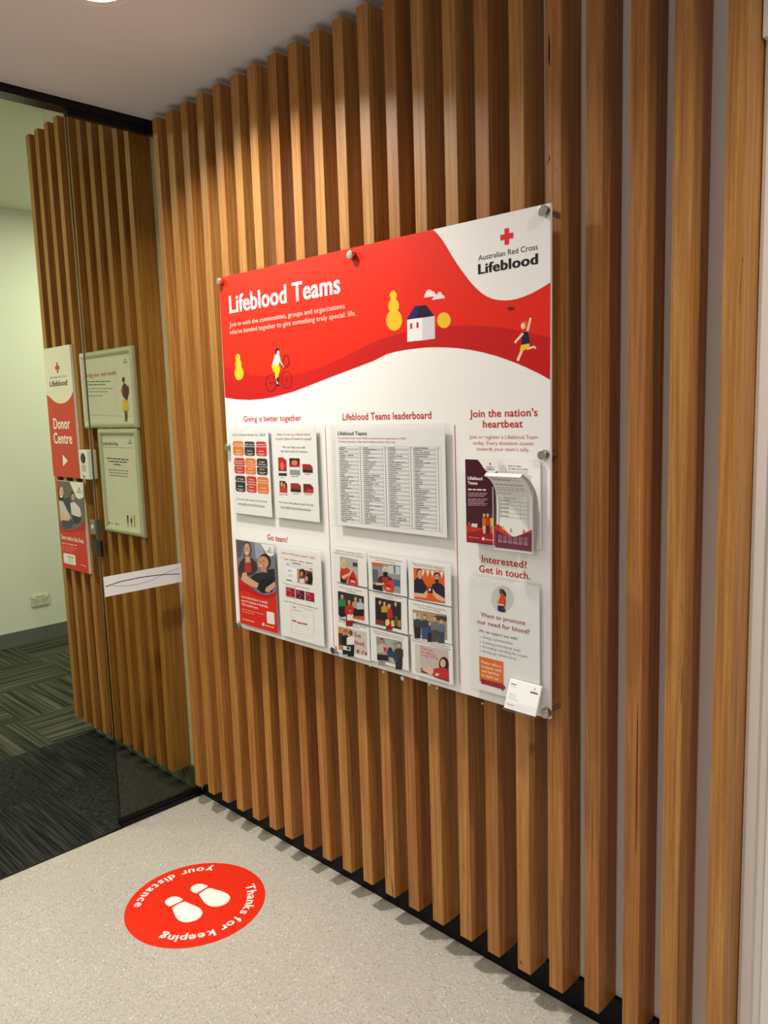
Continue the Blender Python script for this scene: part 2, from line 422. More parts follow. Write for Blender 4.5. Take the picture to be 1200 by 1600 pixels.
sb = Strip(); cv = crop(150, 860, 8.0)
yz = [(-0.1775, -0.3715), (0.0445, -0.3715), (0.0445, -0.4195), (-0.1775, -0.4195)]
sb.add([W(GX - 0.0070, y, z) for y, z in yz], [(0, 1, 2, 3)], mat('frosted_white_film', (226, 228, 228), 0.5))
def glass_line(pts, w0, w1, col, L):
    n = len(pts)
    for i in range(n - 1):
        a = w0 + (w1 - w0) * i / (n - 1)
        c = w0 + (w1 - w0) * (i + 1) / (n - 1)
        q = [(pts[i][0], pts[i][1] - a), (pts[i + 1][0], pts[i + 1][1] - c), (pts[i + 1][0], pts[i + 1][1] + c), (pts[i][0], pts[i][1] + a)]
        sb.add([sb.at(*cv(*p), L) for p in q], [(0, 1, 2, 3)], ink(col))
glass_line([(118, 452), (200, 425), (300, 392), (400, 370), (520, 345), (640, 325), (760, 310), (880, 300), (1000, 295), (1045, 294)], 6, 5, (92, 58, 26), 1)
glass_line([(190, 442), (290, 444), (390, 442), (500, 428), (600, 405), (700, 370), (790, 325), (860, 292), (940, 255), (1040, 220)], 1.8, 1.8, (60, 54, 40), 2)
sb.build('safety_strip', win)

# gloss white door frame against the last batten
door = empty('door_1', W(-0.30, 0.04, ZF)); tag(door, kind='structure')
b = MB()
b.prism([(-0.3765, 0.0533), (-0.3765, 0.047), (-0.3715, 0.0445), (-0.3565, 0.0445), (-0.354, 0.040), (-0.345, 0.038), (-0.342, 0.0345), (-0.318, 0.0335), (-0.262, 0.0330), (-0.258, 0.038), (-0.258, 0.0533)], ZF, 0.42, M_GLOSSWHITE, 'z')
b.build('architrave', door)
b = MB(); b.box(-0.258, 0.30, 0.046, 0.0533, ZF, 0.42, M_GLOSSWHITE); b.build('door_leaf', door)
b = MB(); b.box(-0.3765, 0.30, 0.036, 0.0533, 0.42, 0.47, M_GLOSSWHITE); b.build('head_trim', door)

# ---------------------------------------------------------------- timber battens
ORD = ['first', 'second', 'third', 'fourth', 'fifth', 'sixth', 'seventh', 'eighth', 'ninth', 'tenth', 'eleventh', 'twelfth', 'thirteenth', 'fourteenth', 'fifteenth', 'sixteenth', 'seventeenth', 'eighteenth', 'nineteenth', 'twentieth', 'twenty-first', 'twenty-second']
XL = [-1.7058, -1.6463, -1.5850, -1.5231, -1.4599, -1.3959, -1.3394, -1.2729, -1.2119, -1.1486, -1.0874, -1.0257, -0.9636, -0.9033, -0.8386, -0.7780, -0.7154, -0.6540, -0.5903, -0.5262, -0.4678, -0.4027]
XW = [0.0211] + [0.0253] * 20 + [0.0246]
# dark gum veins and knots that the photograph shows on single battens: (photo pixels down the front face, width)
VEINS = {18: [([(857.5, 52), (858.5, 70), (858, 92), (859, 104)], 3.2), ([(857, 242), (859, 248), (855, 256)], 2.2), ([(868.5, 207), (868.8, 212)], 1.4), ([(868, 262), (869, 268)], 1.5)],
         17: [([(812, 1500), (814.5, 1505), (817, 1507)], 2.2), ([(811, 1350), (811.5, 1356)], 1.6)],
         20: [([(996.5, 1100), (996, 1140), (995.5, 1200), (994.5, 1260), (993.5, 1335)], 1.7)],
         21: [([(1064.5, 945), (1066, 958)], 1.6), ([(1066.5, 1040), (1065.5, 1075), (1064, 1100)], 1.5), ([(1086.5, 36), (1087, 60), (1086.8, 88)], 1.6)],
         22: [([(1165, 380), (1163, 394), (1160, 410)], 3.4), ([(1168, 376), (1169.5, 392), (1167.5, 402)], 2.0), ([(1160, 410), (1157, 450), (1156, 490)], 0.8)],
         12: [([(602.5, 1308), (603, 1340), (605, 1375)], 1.0), ([(611, 1368), (613.5, 1392), (614.5, 1402)], 1.2)],
         14: [([(677.3, 1385), (677, 1410)], 1.0)], 15: [([(722, 1350), (727, 1364)], 1.4)],
         9: [([(488.5, 115), (489, 120)], 1.5)]}
M_GUM = mat('dark_gum_vein', (44, 20, 16), 0.5)
def batten(x0, w, y0, z0, z1, label, group, veins=()):
    b = MB(); b.rbox(x0, x0 + w, y0, DEP - 0.0002, z0, z1, M_WOOD, 0.0011)
    for pts, wd in veins:
        q = [Vector(p) for p in pts]
        for i in range(len(q) - 1):
            wa = wd * (0.35 if i == 0 else 1.0) / 2; wb = wd * (0.35 if i == len(q) - 2 else 1.0) / 2
            c = [hit(q[i].x - wa, q[i].y, 1, y0), hit(q[i].x + wa, q[i].y, 1, y0), hit(q[i + 1].x + wb, q[i + 1].y, 1, y0), hit(q[i + 1].x - wb, q[i + 1].y, 1, y0)]
            lo, hi = x0 + 0.0006, x0 + w - 0.0006
            b.add([W(min(max(p.x, lo), hi), y0 - 0.00012, p.z) for p in c], [(0, 1, 2, 3)], M_GUM)
    o = b.build('timber_batten', origin=W(x0 + w / 2, (y0 + DEP) / 2, z0))
    return tag(o, label, 'batten', group)
for i, x in enumerate(XL):
    n = i + 1
    if n == 22: lb = 'timber wall batten right against the white door frame, last of the row'
    elif n == 1: lb = 'timber wall batten touching the glass panel, first of the row'
    elif n >= 19: lb = 'timber wall batten right of the sign board, %s from the white door frame' % ORD[22 - n]
    else: lb = 'timber wall batten in the foyer, %s to the right of the glass panel' % ORD[i]
    batten(x, XW[i], 0.0, ZB, ZT, lb, 'timber battens on the foyer wall', VEINS.get(n, ()))
FX = [-2.400, -2.339, -2.273, -2.211, -2.147, -2.082, -2.022, -1.960, -1.891, -1.834]
for i, x in enumerate(FX):
    lb = 'timber batten beyond the glass, %s' % ('outermost at the corridor corner' if i == 0 else 'nearest the foyer, its whole side showing' if i == 9 else '%s from the corridor corner' % ORD[i])
    batten(x, 0.0235 if i < 9 else 0.022, -0.003, ZB, 0.807, lb, 'timber battens in the donor room')

# ---------------------------------------------------------------- downlights and room lights
for i, (x, y, watts) in enumerate(DOWNLIGHTS):
    base = W(x, y, CEIL)
    d = empty('downlight', base)
    tag(d, ['round recessed downlight visible in the ceiling at the top of the photo', 'round recessed downlight in the foyer ceiling above the red sign board', 'round recessed downlight in the middle of the foyer ceiling', 'added unseen fill downlight in the foyer ceiling, brightening the right side'][i], 'light', 'foyer downlights')
    b = MB(); b.lathe(base, (0, 0, -1), [(0.088, 0.0006), (0.100, 0.0006), (0.100, 0.003), (0.094, 0.0055), (0.088, 0.004)], mat('white_light_trim', (235, 232, 226), 0.4)); b.build('trim_ring', d)
    b = MB(); b.lathe(base, (0, 0, -1), [(0.0875, 0.0004), (0.0875, 0.0034), (0.06, 0.0042), (0.001, 0.0046)], mat('lit_diffuser', (255, 250, 240), 0.5, emit=(1.0, 0.93, 0.80, 9.0))); b.build('diffuser', d)
    la = bpy.data.lights.new('downlight_lamp', 'AREA'); la.shape = 'DISK'; la.size = 0.10; la.energy = watts; la.color = WARM; la.spread = math.radians(142)
    lo = bpy.data.objects.new('downlight_lamp', la); lo.location = (0, 0, -0.012); lo.parent = d; COL.objects.link(lo)
for i, (x, y, watts) in enumerate(PANELS):
    base = W(x, y, FCEIL); d = empty('ceiling_light_panel', base)
    tag(d, ['flat white light panel in the ceiling beside the entry matting', 'flat white light panel in the corridor ceiling'][i], 'light', 'donor room light panels')
    b = MB(); b.box(x - 0.2, x + 0.2, y - 0.2, y + 0.2, FCEIL - 0.008, FCEIL - 0.0003, mat('white_light_trim', (235, 232, 226), 0.4)); b.build('panel_frame', d)
    b = MB(); b.box(x - 0.185, x + 0.185, y - 0.185, y + 0.185, FCEIL - 0.0095, FCEIL - 0.0082, mat('lit_panel', (255, 255, 245), 0.5, emit=(0.9, 1.0, 0.75, 3.0))); b.build('diffuser', d)
    la = bpy.data.lights.new('panel_lamp', 'AREA'); la.shape = 'SQUARE'; la.size = 0.55; la.energy = watts; la.color = GREENISH
    lo = bpy.data.objects.new('panel_lamp', la); lo.location = (0, 0, -0.03); lo.parent = d; COL.objects.link(lo)

# ---------------------------------------------------------------- the sign board
YB = -0.030
RED = (228, 34, 14); DRED = (196, 18, 20); TEAMRED = (196, 40, 34)
board = empty('sign_board', W(-1.03, YB, -0.477))
tag(board, 'large red and white acrylic sign board headed Lifeblood Teams', 'sign')
TLc = hit(341.5, 434.5, 1, YB); TRc = hit(860, 317, 1, YB); BRc = hit(859.6, 1123.6, 1, YB); BLc = hit(370, 978, 1, YB)
b = MB(); cs = [(p.x, p.z) for p in (TLc, BLc, BRc, TRc)]
vs = [W(x, YB, z) for x, z in cs] + [W(x, YB + 0.0046, z) for x, z in cs]
b.add(vs, [(0, 1, 2, 3), (7, 6, 5, 4), (0, 4, 5, 1), (1, 5, 6, 2), (2, 6, 7, 3), (3, 7, 4, 0)], M_BOARD); b.build('acrylic_panel', board)
A = crop(330, 310, 4.138); B = crop(590, 310, 4.138); C = crop(340, 630, 6.316); D = crop(350, 820, 6.667); E = crop(505, 630, 5.581); Fc = crop(510, 840, 5.714); G = crop(710, 620, 6.156); H = crop(710, 850, 5.712)
def pts(cv, *p): return [cv(*q) for q in p]
pr = Print(YB)
x0, x1 = TLc.x, TRc.x
pr.poly([(341.5, 434.5), (860, 317), (859.6, 1123.6), (370, 978)], (240, 238, 234), 1)
wave = pts(A, (90, 1288), (170, 1300), (250, 1303), (330, 1297), (400, 1285), (530, 1250), (660, 1200), (800, 1145), (920, 1100), (1050, 1050)) + pts(B, (60, 1007), (120, 990), (180, 979), (250, 970), (310, 964), (370, 962), (440, 963), (520, 968), (600, 979), (680, 995), (760, 1016), (830, 1040), (900, 1066), (960, 1092), (1050, 1135), (1115, 1172))
hill = pts(A, (85, 1082), (140, 1105), (200, 1125), (250, 1137), (300, 1145), (380, 1149), (460, 1148), (530, 1140), (620, 1120), (700, 1095), (780, 1062), (850, 1030), (930, 990), (1000, 955), (1060, 928)) + pts(B, (0, 917), (60, 898), (120, 880), (180, 865), (250, 850), (330, 836), (420, 826), (510, 822), (600, 822), (680, 825), (760, 830), (830, 839), (900, 852), (1040, 882), (1118, 900))
blob = pts(B, (358, 203), (390, 232), (420, 270), (450, 318), (480, 370), (510, 417), (540, 460), (570, 501), (600, 540), (635, 578), (670, 610), (705, 633), (740, 648), (780, 657), (820, 660), (860, 657), (900, 650), (950, 633), (1000, 612), (1040, 590), (1080, 567), (1118, 543))
pr.poly([(341.5, 434.5)] + [(676.5, 358.6)] + blob[1:] + wave[::-1] + [(351.7, 621.3)][:0], RED, 2)
pr.poly(hill + wave[::-1], DRED, 3)
YEL = (240, 190, 40); NAVY = (24, 24, 62); SKIN = (246, 206, 180); MAROON = (96, 18, 30)
# small tree, big tree, round bush
for cv, parts in ((A, [(173, 1030, 15, 25), (177, 1075, 20, 36), (181, 1130, 29, 46)]), (B, [(102, 628, 23, 32), (105, 695, 35, 48), (108, 788, 52, 68)]), (B, [(430, 788, 44, 51)])):
    for cx, cy, rx, ry in parts: pr.ell(*cv(cx, cy), rx / 4.138, ry / 4.138, YEL, 4)
pr.line(pts(A, (182, 1170), (184, 1215)), 0.7, (150, 30, 30), 4)
# house and cloud
pr.poly(pts(B, (192, 785), (290, 770), (290, 918), (193, 927)), (240, 236, 236), 4)
pr.poly(pts(B, (290, 770), (370, 758), (372, 907), (290, 918)), (212, 206, 212), 4)
pr.poly(pts(B, (190, 783), (240, 697), (315, 690), (368, 759), (290, 771)), (34, 34, 92), 5)
pr.poly(pts(B, (252, 775), (272, 694), (315, 690), (368, 759), (290, 771)), (22, 20, 44), 6)
for cx, cy in ((218, 825), (259, 819)):
    pr.poly(pts(B, (cx - 7, cy + 19), (cx - 7, cy - 12), (cx - 3, cy - 19), (cx + 3, cy - 19), (cx + 7, cy - 12), (cx + 7, cy + 17)), (200, 30, 40), 5)
pr.poly(pts(B, (350, 657), (368, 632), (385, 622), (395, 605), (412, 606), (418, 622), (432, 630), (437, 645)), (232, 214, 216), 4)
pr.poly(pts(B, (300, 642), (312, 608), (325, 592), (342, 590), (352, 600), (366, 601), (372, 614), (384, 622), (378, 632)), (244, 226, 228), 5)
# runner with a disc
pr.ell(*B(863, 713), 6, 2.4, MAROON, 4)
pr.line(pts(B, (968, 862), (983, 805), (990, 772)), 3.4, SKIN, 4)
pr.line(pts(B, (942, 872), (915, 902), (888, 934)), 3.6, SKIN, 6)
pr.line(pts(B, (935, 980), (918, 1020), (906, 1050)), 4.2, SKIN, 4); pr.line(pts(B, (965, 975), (1015, 958), (1022, 972)), 3.2, SKIN, 4)
pr.poly(pts(B, (945, 860), (958, 868), (970, 852), (986, 935), (930, 946), (936, 890)), NAVY, 5)
pr.poly(pts(B, (930, 948), (982, 938), (985, 962), (948, 983), (920, 986)), (236, 200, 40), 6)
pr.ell(*B(952, 818), 4.6, 6, (212, 110, 30), 5); pr.ell(*B(941, 825), 3.4, 4.8, SKIN, 6)
# cyclist
for cx, cy in ((386, 1194), (489, 1172)):
    pr.ring(*A(cx, cy), 8.0, 13.2, 1.1, MAROON, 5); pr.ell(*A(cx, cy), 0.9, 1.2, MAROON, 5)
    for t in range(3):
        a = t * math.pi / 3; pr.line([A(cx - 30 * math.cos(a), cy - 50 * math.sin(a)), A(cx + 30 * math.cos(a), cy + 50 * math.sin(a))], 0.28, MAROON, 4)
pr.line(pts(A, (386, 1194), (425, 1190), (468, 1110), (490, 1172)), 1.0, MAROON, 4); pr.line(pts(A, (405, 1115), (425, 1190)), 1.0, MAROON, 4); pr.line(pts(A, (468, 1112), (482, 1092)), 0.9, MAROON, 4)
pr.line(pts(A, (437, 1032), (452, 1062), (474, 1088)), 2.4, SKIN, 6)
pr.poly(pts(A, (412, 1012), (440, 1005), (450, 1040), (436, 1078), (394, 1078), (404, 1045)), (226, 208, 206), 5)
pr.poly(pts(A, (392, 1078), (438, 1075), (449, 1100), (437, 1140), (432, 1166), (416, 1166), (414, 1128), (398, 1110)), (240, 200, 30), 6)
pr.line(pts(A, (424, 1164), (430, 1200)), 2.2, SKIN, 5); pr.ell(*A(432, 1208), 2.6, 1.6, NAVY, 6); pr.ell(*A(431, 1172), 1.7, 3.6, NAVY, 7)
pr.ell(*A(429, 986), 3.3, 4.4, (40, 22, 40), 6); pr.ell(*A(435, 996), 2.0, 3.0, SKIN, 7)
pr.ring(*A(485, 1050), 4.2, 9.2, 2.6, (150, 18, 34), 7); pr.text('+', A(450, 1022), A(462, 1020), 3.5, (150, 18, 34), 0.03, 7)
pr.build('printed_artwork', board)

pr = Print(YB); pr.text('Lifeblood Teams', (359, 488.8), (532, 457.9), 26.8, (255, 236, 228), 0.028, 4, 5); pr.build('title_lettering', board)
pr = Print(YB); pr.text('Join in with the communities, groups and organisations', (359, 510), (539, 482.8), 7.0, (255, 200, 186), 0.0, 4); pr.build('intro_line', board)
pr = Print(YB); pr.text("who've banded together to give something truly special: life.", (359, 521.8), (556.4, 494.1), 7.2, (255, 200, 186), 0.0, 4); pr.build('intro_line', board)
pr = Print(YB); pr.cross(792, 369.6, 10.2, (228, 34, 40), 4); pr.build('cross_emblem', board)
pr = Print(YB); pr.text('Australian Red Cross', (747.6, 407.2), (840.3, 389.8), 8.6, (30, 28, 30), 0.0, 4, 4); pr.build('wordmark_line', board)
pr = Print(YB); pr.text('Lifeblood', (747.2, 428.6), (840.8, 412.0), 15.6, (14, 12, 14), 0.042, 4, 5); pr.build('wordmark', board)
pr = Print(YB); pr.text('Giving is better together', (380.8, 658.9), (470.8, 657.3), 8.6, TEAMRED, 0.014, 4, 3); pr.build('section_heading', board)
pr = Print(YB); pr.text('Lifeblood Teams leaderboard', (535.5, 656.6), (674.2, 653.9), 10.6, TEAMRED, 0.014, 4, 3); pr.build('section_heading', board)
pr = Print(YB); pr.text("Join the nation's", (734, 652), (840, 649.8), 11.4, TEAMRED, 0.016, 4, 3); pr.build('section_heading', board)
pr = Print(YB); pr.text('heartbeat', (754.7, 668.4), (817, 667.2), 11.4, TEAMRED, 0.016, 4, 3); pr.build('section_heading', board)
pr = Print(YB); pr.text('Join or register a Lifeblood Team', (733.9, 685.8), (840.2, 685.3), 5.9, (206, 120, 122), 0.0, 4); pr.build('body_line', board)
pr = Print(YB); pr.text('today. Every donation counts', (739, 695.2), (834, 695.2), 5.9, (206, 120, 122), 0.0, 4); pr.build('section_heading', board)
pr = Print(YB); pr.text("towards your team's tally.", (744.8, 704.3), (827.5, 705.0), 5.9, (206, 120, 122), 0.0, 4); pr.build('body_line', board)
pr = Print(YB); pr.text('Go team!', (417.8, 844), (449.4, 847), 8.8, TEAMRED, 0.014, 4, 3); pr.build('section_heading', board)
pr = Print(YB); pr.text('Interested?', (752.9, 878.9), (823.6, 887.1), 10.6, TEAMRED, 0.016, 4, 3); pr.build('section_heading', board)
pr = Print(YB); pr.text('Get in touch.', (748.7, 893.5), (828.8, 905.3), 10.8, TEAMRED, 0.016, 4, 3); pr.build('section_heading', board)
for p in ([(508.6, 666.7), (515.6, 845), (521.5, 1014)], [(710.2, 664), (713.8, 858), (719.7, 1069)]):
    pr = Print(YB)
    xm = sum(pr.xz(*q)[0] for q in p) / 3; za = pr.xz(*p[0])[1]; zb = pr.xz(*p[2])[1]
    pr.rect(xm - 0.0007, xm + 0.0007, zb, za, (190, 60, 58), 4); pr.build('divider_line', board)
# standoff fixings: steel cap in front, spacer to the batten behind
for bx, bz in ((-1.4185, 0.2694), (-1.0220, 0.2616), (-0.6342, 0.2612), (-1.4238, -0.0722), (-0.6368, -0.0735), (-1.4240, -0.4600), (-1.1072, -0.4545), (-0.6347, -0.4580)):
    p = Vector((bx, 0, bz)); b = MB(); c = W(p.x, YB, p.z)
    b.lathe(c, (0, -1, 0), [(0.0100, 0.0), (0.0118, 0.001), (0.0118, 0.0142), (0.0110, 0.0155), (0.0095, 0.0155), (0.0006, 0.0158)], M_STEEL)
    b.lathe(W(p.x, -0.0002, p.z), (0, -1, 0), [(0.0065, 0.0), (0.0065, 0.0385)], M_STEEL, 16)
    b.build('standoff_bolt', board)

# ---------------------------------------------------------------- clear-sleeved notices on the board
YP = -0.037            # faces of the slipped-in sheets
def notice(name, rect, label, cat, group, cv, draw, y=YP, mr=0.0035, ml=0.0015):
    x0, x1, z0, z1 = rect
    root = empty(name, W((x0 + x1) / 2, y, z0)); tag(root, label, cat, group)
    b = Print(y, cv); b.box(x0, x1, y, y + 0.0008, z0, z1, M_PAPER); draw(b); b.build('printed_sheet', root)
    s = MB(); fy = y - 0.0018; by = YB - 0.0003
    s.box(x0 - ml, x1 + mr, fy - 0.0006, fy, z0 - 0.003, z1 + 0.0005, M_ACRYLIC)
    s.box(x0 - ml, x1 + mr, by - 0.0006, by, z0 - 0.003, z1 + 0.004, M_ACRYLIC)
    s.box(x0 - ml, x1 + mr, fy, by, z0 - 0.0034, z0 - 0.0024, M_ACRYLIC)
    s.box(x1 + mr - 0.0008, x1 + mr, fy, by, z0 - 0.003, z1 + 0.0005, M_ACRYLIC)
    s.build('clear_sleeve', root)
    return root
BLK = (44, 42, 50); ORG = (226, 122, 44); TRED = (204, 46, 48); TXT = (70, 68, 70)
def mini_logo(p, x, y, w, col=(60, 40, 44), L=5):
    """small cross over the two-line wordmark; x,y = top centre, w = width"""
    p.cross(x, y, w * 0.13, (200, 40, 44), L)
    p.bars((x - w * .42, y + w * .42), (x + w * .42, y + w * .44), w * 0.09, col, L, 3)
    p.text('Lifeblood', (x - w * .5, y + w * .72), (x + w * .5, y + w * .76), w * 0.22, col, 0.03, L)
def d_list(p):
    p.text('List of blood drives for 2024', (150, 319), (470, 329), 26, TXT, 0, 2)
    T = [((150, 372), (256, 376), (261, 518), (155, 512), ORG), ((264, 377), (368, 380), (369, 523), (268, 517), BLK), ((377, 377), (482, 381), (487, 526), (382, 520), TRED),
         ((163, 537), (266, 541), (271, 700), (168, 692), TRED), ((273, 540), (376, 545), (381, 707), (277, 698), ORG), ((386, 543), (490, 548), (495, 713), (391, 706), BLK),
         ((175, 712), (273, 718), (278, 879), (180, 868), BLK), ((285, 718), (383, 724), (387, 887), (289, 878), TRED), ((390, 725), (501, 732), (507, 898), (396, 890), ORG)]
    W3 = [('Students', None), ('Health Services', None), ('Schools & Clubs', None), ('Emergency', 'Services'), ('Local', 'Government'), ('Legal', 'Services'), ('A1 Type', None), ('Summer', 'Festival'), ('Workplace', None)]
    for i, (a, b_, c, d, col) in enumerate(T):
        p.rrect([a, b_, c, d], 24, col, 2)
        m = lambda u, v: tuple((1 - u) * (1 - v) * a[k] + u * (1 - v) * b_[k] + u * v * c[k] + (1 - u) * v * d[k] for k in (0, 1))
        ln = [w for w in W3[i] if w] + ['Blood Drive']
        for k, w in enumerate(ln):
            p.text(w, m(.5 - .045 * len(w), .24 + .15 * k), m(.5 + .045 * len(w), .24 + .15 * k), 13, (250, 240, 232), 0.02, 3)
        p.bars(m(.25, .68), m(.75, .68), 6, (244, 226, 214), 3, 2, i); p.bars(m(.14, .86), m(.88, .86), 5, (244, 214, 200), 3, 3, i); p.bars(m(.3, .94), m(.7, .94), 5, (244, 214, 200), 3, 2, i)
    p.text('For more info please email Wendy', (192, 950), (490, 982), 18, TXT, 0, 2)
    p.text('whost@redcrossblood.org.au', (205, 994), (467, 1024), 16, TXT, 0, 2); p.line([(205, 1000), (467, 1030)], 2.2, TXT, 2)
notice('notice', (-1.4115, -1.2788, -0.2116, -0.0283), 'white notice with nine coloured tiles listing blood drives', 'poster', 'clear-sleeved notices on the board', C, d_list)
def d_keen(p):
    p.text('Keen to set up a blood drive', (588, 315), (912, 323), 24, (150, 40, 56), 0, 2); p.text('at your place of work or study?', (575, 359), (928, 366), 24, (150, 40, 56), 0, 2)
    p.text('We can help you with', (640, 443), (868, 449), 24, TXT, 0, 2); p.text('tips and tools to include:', (622, 482), (888, 489), 22, TXT, 0, 2)
    DK = (44, 30, 38)
    p.poly([(597, 535), (645, 535), (680, 565), (684, 718), (604, 716)], (186, 34, 40), 2); p.poly([(602, 625), (640, 668), (682, 640), (683, 670), (603, 668)], (120, 22, 34), 3); p.poly([(603, 670), (683, 672), (683, 690), (603, 688)], (236, 230, 228), 3); p.poly([(603, 688), (683, 690), (684, 718), (604, 716)], (40, 34, 40), 3); p.ell(637, 620, 17, 40, (226, 110, 104), 4)
    p.poly([(707, 542), (810, 545), (814, 708), (715, 704)], DK, 2); p.ell(760, 588, 32, 26, (226, 120, 90), 3); p.poly([(710, 600), (750, 618), (812, 605), (813, 660), (712, 656)], (190, 32, 40), 4); p.poly([(712, 630), (812, 632), (813, 660), (713, 656)], (238, 236, 234), 5); p.poly([(713, 656), (813, 660), (815, 708), (715, 704)], (150, 150, 152), 5)
    p.poly([(837, 600), (910, 602), (938, 628), (940, 688), (840, 684)], (160, 30, 40), 2); p.poly([(839, 650), (938, 660), (940, 688), (840, 684)], (54, 24, 36), 3)
    p.poly([(612, 765), (665, 768), (686, 798), (690, 885), (614, 880)], (48, 26, 34), 2); p.poly([(613, 830), (688, 836), (690, 885), (614, 880)], (196, 50, 40), 3); p.ell(634, 800, 12, 26, (226, 150, 60), 4); p.ell(660, 815, 11, 26, (220, 120, 60), 4)
    p.poly([(720, 788), (795, 790), (822, 815), (823, 880), (722, 874)], (168, 30, 40), 2); p.poly([(721, 840), (822, 848), (823, 880), (722, 874)], (60, 20, 34), 3)
    p.poly([(846, 795), (915, 798), (945, 830), (946, 888), (848, 884)], (110, 24, 38), 2); p.poly([(846, 884), (900, 840), (946, 860), (946, 888)], (200, 44, 40), 3)
    for q in ((637, 737, 12), (765, 725, 38), (890, 703, 28), (655, 903, 46), (775, 897, 30), (898, 903, 36)): p.bars((q[0] - q[2], q[1]), (q[0] + q[2], q[1] + 3), 6, (120, 116, 116), 2, 2)
    p.text('For more info please email Wendy', (608, 985), (948, 1016), 20, TXT, 0, 2)
    p.text('whost@redcrossblood.org.au', (622, 1030), (920, 1058), 17, TXT, 0, 2); p.line([(622, 1036), (920, 1064)], 2.2, TXT, 2)
notice('notice', (-1.2670, -1.1325, -0.2102, -0.0280), 'white notice asking Keen to set up a blood drive, right of tiled list', 'poster', 'clear-sleeved notices on the board', C, d_keen)
def d_leader(p):
    p.text('Lifeblood Teams', (128, 277), (380, 281), 32, (40, 38, 44), 0.025, 2, 3)
    p.text('Our heartfelt thanks to the Melbourne based teams supporting us in 2023', (130, 312), (718, 314), 15, (200, 60, 62), 0, 2)
    p.text('*Donations listed below reflect data for Melbourne Donor Centre only', (134, 340), (630, 348), 14, TXT, 0, 2)
    q = [(137, 377), (1026, 380), (1042, 1124), (156, 1030)]
    m = lambda u, v: tuple((1 - u) * (1 - v) * q[0][k] + u * (1 - v) * q[1][k] + u * v * q[2][k] + (1 - u) * v * q[3][k] for k in (0, 1))
    rnd = random.Random(3); N = 38
    cols = [(0, .185, .232), (.235, .43, .478), (.481, .68, .728), (.731, .945, 1.0)]
    for a, b_, c in cols:
        for j in range(N + 1):
            v0 = j / (N + 1); v1 = (j + 1) / (N + 1)
            if j % 2: p.poly([m(a, v0), m(b_, v0), m(b_, v1), m(a, v1)], (206, 206, 208), 2)
            wv = v0 + (v1 - v0) * .72
            p.bars(m(a + .008, wv), m(a + .02 + (b_ - a - .03) * (0.2 + 0.75 * rnd.random() ** 1.4), wv), 5.5, (112, 112, 116), 3, rnd.choice((1, 2, 3)), j)
            p.bars(m((b_ + c) / 2 - .006, wv), m((b_ + c) / 2 + .006, wv), 7, (60, 60, 66), 3, 1)
        for u in (a, b_, c): p.line([m(u, 0), m(u, 1)], 1.3, (150, 150, 154), 3)
    for v in (0, 1 / (N + 1), 1): p.line([m(0, v), m(1, v)], 1.3, (120, 120, 124), 3)
notice('notice', (-1.0800, -0.8190, -0.2105, -0.0305), 'wide white leaderboard sheet of team names in four columns', 'poster', 'clear-sleeved notices on the board', E, d_leader, ml=0.019, mr=0.006)

